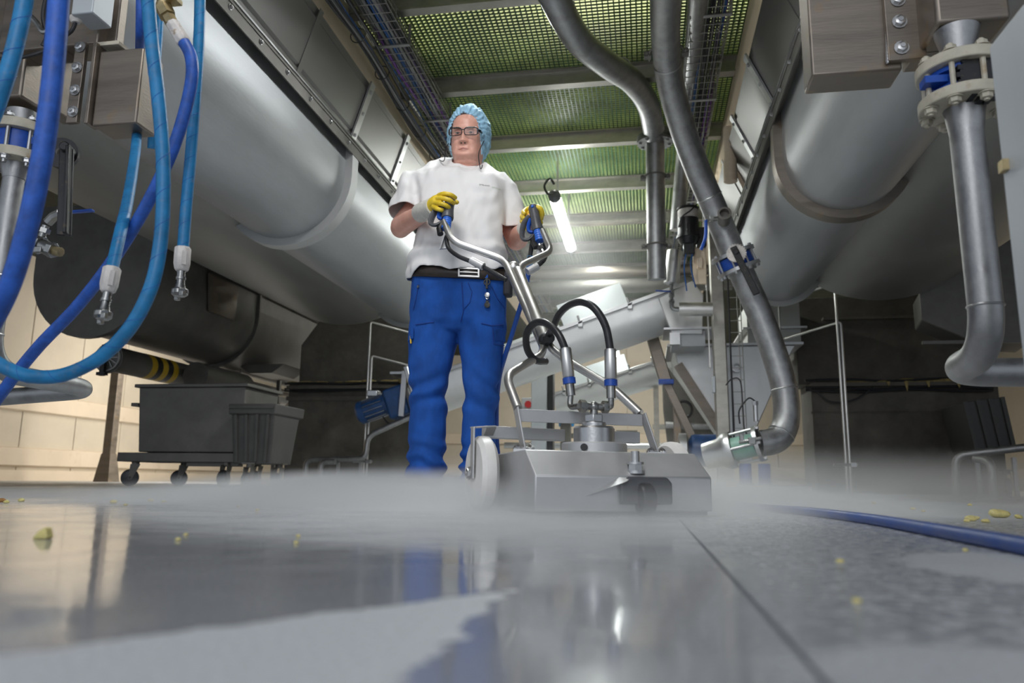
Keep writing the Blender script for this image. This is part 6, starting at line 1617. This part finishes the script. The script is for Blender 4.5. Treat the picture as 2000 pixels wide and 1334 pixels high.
mb = MB(); c = ontr(951, 596, .007); mb.lathe(c, c + V(0, -.004, 0), [(0, .013), (.003, .013), (.004, .01)], 20); mb.box(c + V(0, -.002, .012), (.012, .004, .014)); obj('key_tag', mb, 'cable_black', man)
mb = MB(); c = P(992, 556, 3.28); mb.box(c, (.035, .07, .11)); mb.box(c + V(.004, 0, .035), (.042, .076, .03)); obj('belt_pouch', mb, 'cloth_dark', man, bevel=.01)
# --- shoes
for nm, px, dx in (('shoe', 833, -.03), ('shoe', 927, .02)):
    x0 = P(px, 950, YM).x; rg = []
    for f, w, h in ((0, .030, .07), (.10, .040, .10), (.25, .042, .115), (.40, .042, .105), (.55, .046, .085), (.72, .050, .068), (.86, .047, .055), (.95, .036, .042), (1.0, .018, .03)):
        c = V(x0 + dx * f, YM + .10 - .30 * f, 0)
        rg.append([c + V(w * math.copysign(abs(math.cos(q)) ** .7, math.cos(q)), 0, max(.012, h * .5 + h * .5 * math.copysign(abs(math.sin(q)) ** .7, math.sin(q)))) for q in np.linspace(0, 2 * math.pi, 24, endpoint=False)])
    mb = MB(); mb.ring_loft(rg); s_ = obj(nm, mb, 'shoe', man)
    mb = MB(); mb.ring_loft([[V(p.x + (p.x - x0 - dx * f) * .06, p.y, z) for f, w in ((0, .034), (.1, .044), (.4, .045), (.7, .054), (.9, .046), (1.02, .016)) for p in [V(x0 + dx * f + w, YM + .105 - .31 * f, 0)]] + [V(x0 + dx * f - w, YM + .105 - .31 * f, z) for f, w in ((1.02, .016), (.9, .046), (.7, .054), (.4, .045), (.1, .044), (0, .034))] for z in (0, .018)]); obj('sole', mb, 'black_rubber', s_)

# --- gloves
def glove(label, wrist0, wrist1, palm, fingers, thumb, pr, fr_=.0108):
    mb = MB()
    mb.tube(palm, pr, 18, round_ends=True)
    for f in fingers:
        s = smooth([P(*p) for p in f], 4); mb.tube(s, list(np.linspace(fr_, fr_ * .86, len(s))), 12, round_ends=True)
        k = P(*f[0]); mb.tube([palm[-1], k], [fr_ * 1.5, fr_ * 1.02], 12, round_ends=True)
    s = smooth([P(*p) for p in thumb], 4); mb.tube(s, list(np.linspace(.0135, .0105, len(s))), 12, round_ends=True)
    g_ = obj('glove', remesh(mb, .0021, 2), 'glove_yellow', man, label=label, ang=3)
    mb = MB(); d = wrist1 - wrist0
    mb.tube([wrist0, wrist0 + d * .06, wrist0 + d * .5, wrist0 + d * .85, wrist1], [.040, .0425, .0415, .040, .036], 26); obj('cuff', mb, 'glove_cuff', g_)
    return g_


glove('yellow coated work glove with pale knit cuff', P(820, 417, 3.085), P(847, 403, 2.985), [P(842, 405, 3.0), P(852, 395, 2.972)],
      [[(857, 382, 2.962), (867, 378.5, 2.935), (880, 380.5, 2.935), (889, 386, 2.96)],
       [(853, 389, 2.955), (864, 387.5, 2.925), (878, 391, 2.925), (886, 397, 2.95)],
       [(849.5, 397, 2.952), (860, 397.5, 2.922), (872, 402, 2.925), (878, 407.5, 2.95)],
       [(847, 405, 2.955), (854, 408, 2.932), (863, 410.5, 2.935), (867, 412, 2.96)]],
      [(848, 388, 3.0), (862, 384, 3.03), (880, 391, 3.035), (892, 395, 3.02)], [.034, .030])
glove('yellow coated work glove behind the trigger grip', P(1026, 451, 3.25), P(1034, 438, 3.21), [P(1035, 436, 3.205), P(1046, 421, 3.195)],
      [[(1053, 409, 3.185), (1050, 404, 3.20), (1030, 408, 3.20), (1022, 414, 3.165), (1024, 417, 3.13)],
       [(1056, 417, 3.18), (1048, 414, 3.205), (1026, 417, 3.20), (1019, 423, 3.165), (1023, 426, 3.13)],
       [(1057, 426, 3.18), (1048, 424, 3.205), (1026, 427, 3.20), (1019, 432, 3.165), (1024, 435, 3.13)],
       [(1056, 435, 3.18), (1048, 434, 3.205), (1030, 437, 3.20), (1024, 442, 3.165), (1028, 446, 3.14)]],
      [(1050, 428, 3.18), (1058, 420, 3.15), (1056, 409, 3.13), (1050, 405, 3.125)], [.034, .034])

# ------------------------------------------------------------------ potato scraps on the floor
def scrap(px, py, s, lab, mt='scrap', group=None, fl=.6):
    g = G(px, py)
    mb = MB(); mb.sphere((g.x, g.y, s * fl * .8), s, 14, 10, (1, .9, fl))
    mb.v = [tuple(V(v) + (V(v) - V(g.x, g.y, s * fl * .5)) * (.45 * noise.noise(V(v) * (.9 / s) + V(px, py, 0)))) for v in mb.v]
    mb.v = [(a, b, max(c, .0005)) for a, b, c in mb.v]
    o = obj('potato_scrap', mb, mt, None, origin=(g.x, g.y, 0), ang=3)
    return setprops(o, lab, 'scrap', group)


g = G(75, 1053)
mb = MB(); mb.prism([V(g.x - .012, g.y, 0), V(g.x - .003, g.y, .0105), V(g.x + .008, g.y - .001, .0165), V(g.x + .012, g.y, .004), V(g.x + .011, g.y, 0)], (0.002, .012, 0))
o = obj('potato_scrap', mb, 'scrap', None, origin=(g.x, g.y, 0), bevel=.0025, seg=3)
setprops(o, 'pale yellow potato wedge standing alone on the wet floor below the cream wall', 'scrap')
scrap(3, 981, .012, 'brown potato peel scrap at the picture edge', 'scrap_brown')
c0 = (1950, 1012)
scrap(1950, 1011, .026, 'largest pale yellow scrap of the cluster near the blue floor hose', fl=.45)
GR = 'small potato scraps scattered on the floor'
for i, (px, py, s) in enumerate(((1897, 1018, .012), (1925, 1021, .009), (1955, 1000, .008), (1905, 1015, .009), (1888, 1020, .007), (1990, 1013, .010), (1894, 988, .010), (1783, 996, .009), (1803, 1000, .007), (1640, 1099, .004), (1673, 1178, .0035), (1886, 1077, .004), (1707, 984, .008),
                                 (348, 1056, .0035), (363, 1046, .0035), (222, 983, .011), (295, 980, .011), (40, 980, .010), (320, 982, .008), (465, 991, .005), (502, 998, .005), (585, 977, .012), (540, 990, .005), (245, 988, .006), (480, 978, .010), (583, 1048, .003), (578, 1062, .003), (12, 983, .009), (620, 984, .007), (1600, 1003, .005))):
    lab = ('small pale crumb in the cluster beyond the blue floor hose' if px > 1700 and py < 1060 else 'tiny pale crumb on the mottled floor east of the joint') if px > 1400 else ('small pale crumb on the far floor before the waste container' if py < 1000 else 'tiny pale crumb on the shiny wet floor west of the cleaner')
    scrap(px, py, s, lab, group=lab.replace('small pale crumb', 'crumbs').replace('tiny pale crumb', 'crumbs'))
t = None

# ------------------------------------------------------------------ spray mist drifting over the floor
def mist(name, lab, c, size, dens, nscale=1.6, thr=.35, zfall=3.0):
    m = bpy.data.materials.new(name); m.use_nodes = True; nt = m.node_tree; nt.nodes.clear(); N, L = nt.nodes, nt.links
    o_ = N.new('ShaderNodeOutputMaterial'); vs = N.new('ShaderNodeVolumeScatter'); vs.inputs['Color'].default_value = (.98, .99, 1, 1); vs.inputs['Anisotropy'].default_value = .45
    tc = N.new('ShaderNodeTexCoord'); ln = N.new('ShaderNodeVectorMath'); ln.operation = 'LENGTH'; L.new(tc.outputs['Object'], ln.inputs[0])
    mr = N.new('ShaderNodeMapRange'); mr.interpolation_type = 'SMOOTHSTEP'; L.new(ln.outputs['Value'], mr.inputs[0]); mr.inputs[1].default_value = 1.0; mr.inputs[2].default_value = .15; mr.inputs[3].default_value = 0; mr.inputs[4].default_value = 1
    g_ = N.new('ShaderNodeNewGeometry'); nz = N.new('ShaderNodeTexNoise'); nz.inputs['Scale'].default_value = nscale; nz.inputs['Detail'].default_value = 3; L.new(g_.outputs['Position'], nz.inputs['Vector'])
    m2 = N.new('ShaderNodeMapRange'); L.new(nz.outputs['Fac'], m2.inputs[0]); m2.inputs[1].default_value = thr; m2.inputs[2].default_value = .65; m2.inputs[3].default_value = .25; m2.inputs[4].default_value = 1.2
    a = N.new('ShaderNodeMath'); a.operation = 'MULTIPLY'; L.new(mr.outputs[0], a.inputs[0]); L.new(m2.outputs[0], a.inputs[1])
    b = N.new('ShaderNodeMath'); b.operation = 'MULTIPLY'; L.new(a.outputs[0], b.inputs[0]); b.inputs[1].default_value = dens
    L.new(b.outputs[0], vs.inputs['Density']); L.new(vs.outputs[0], o_.inputs['Volume'])
    M[name] = m
    mb = MB(); mb.sphere((0, 0, 0), 1.0, 28, 16)
    o = obj(name, mb, name, None); o.location = c; o.scale = size
    return setprops(o, lab, 'mist', kind='stuff')


mist('spray_mist', 'white spray mist drifting low around the cleaner deck and shoes', (-.50, 2.65, -.01), (1.6, 1.25, .15), 17.0)
mist('floor_mist', 'thin haze of spray spreading over the floor behind the cleaner', (.6, 5.3, .0), (3.6, 2.1, .36), 1.3, .9)
mist('fine_spray', 'faint spray haze close over the wet floor before the cleaner deck', (-.22, 1.45, -.005), (.55, .5, .05), 8.0, 5.0)
mist('lamp_haze', 'thin spray haze filling the aisle under the tube lamp', (-.6, 8.0, 2.25), (1.2, 2.4, 1.05), .12, .6)
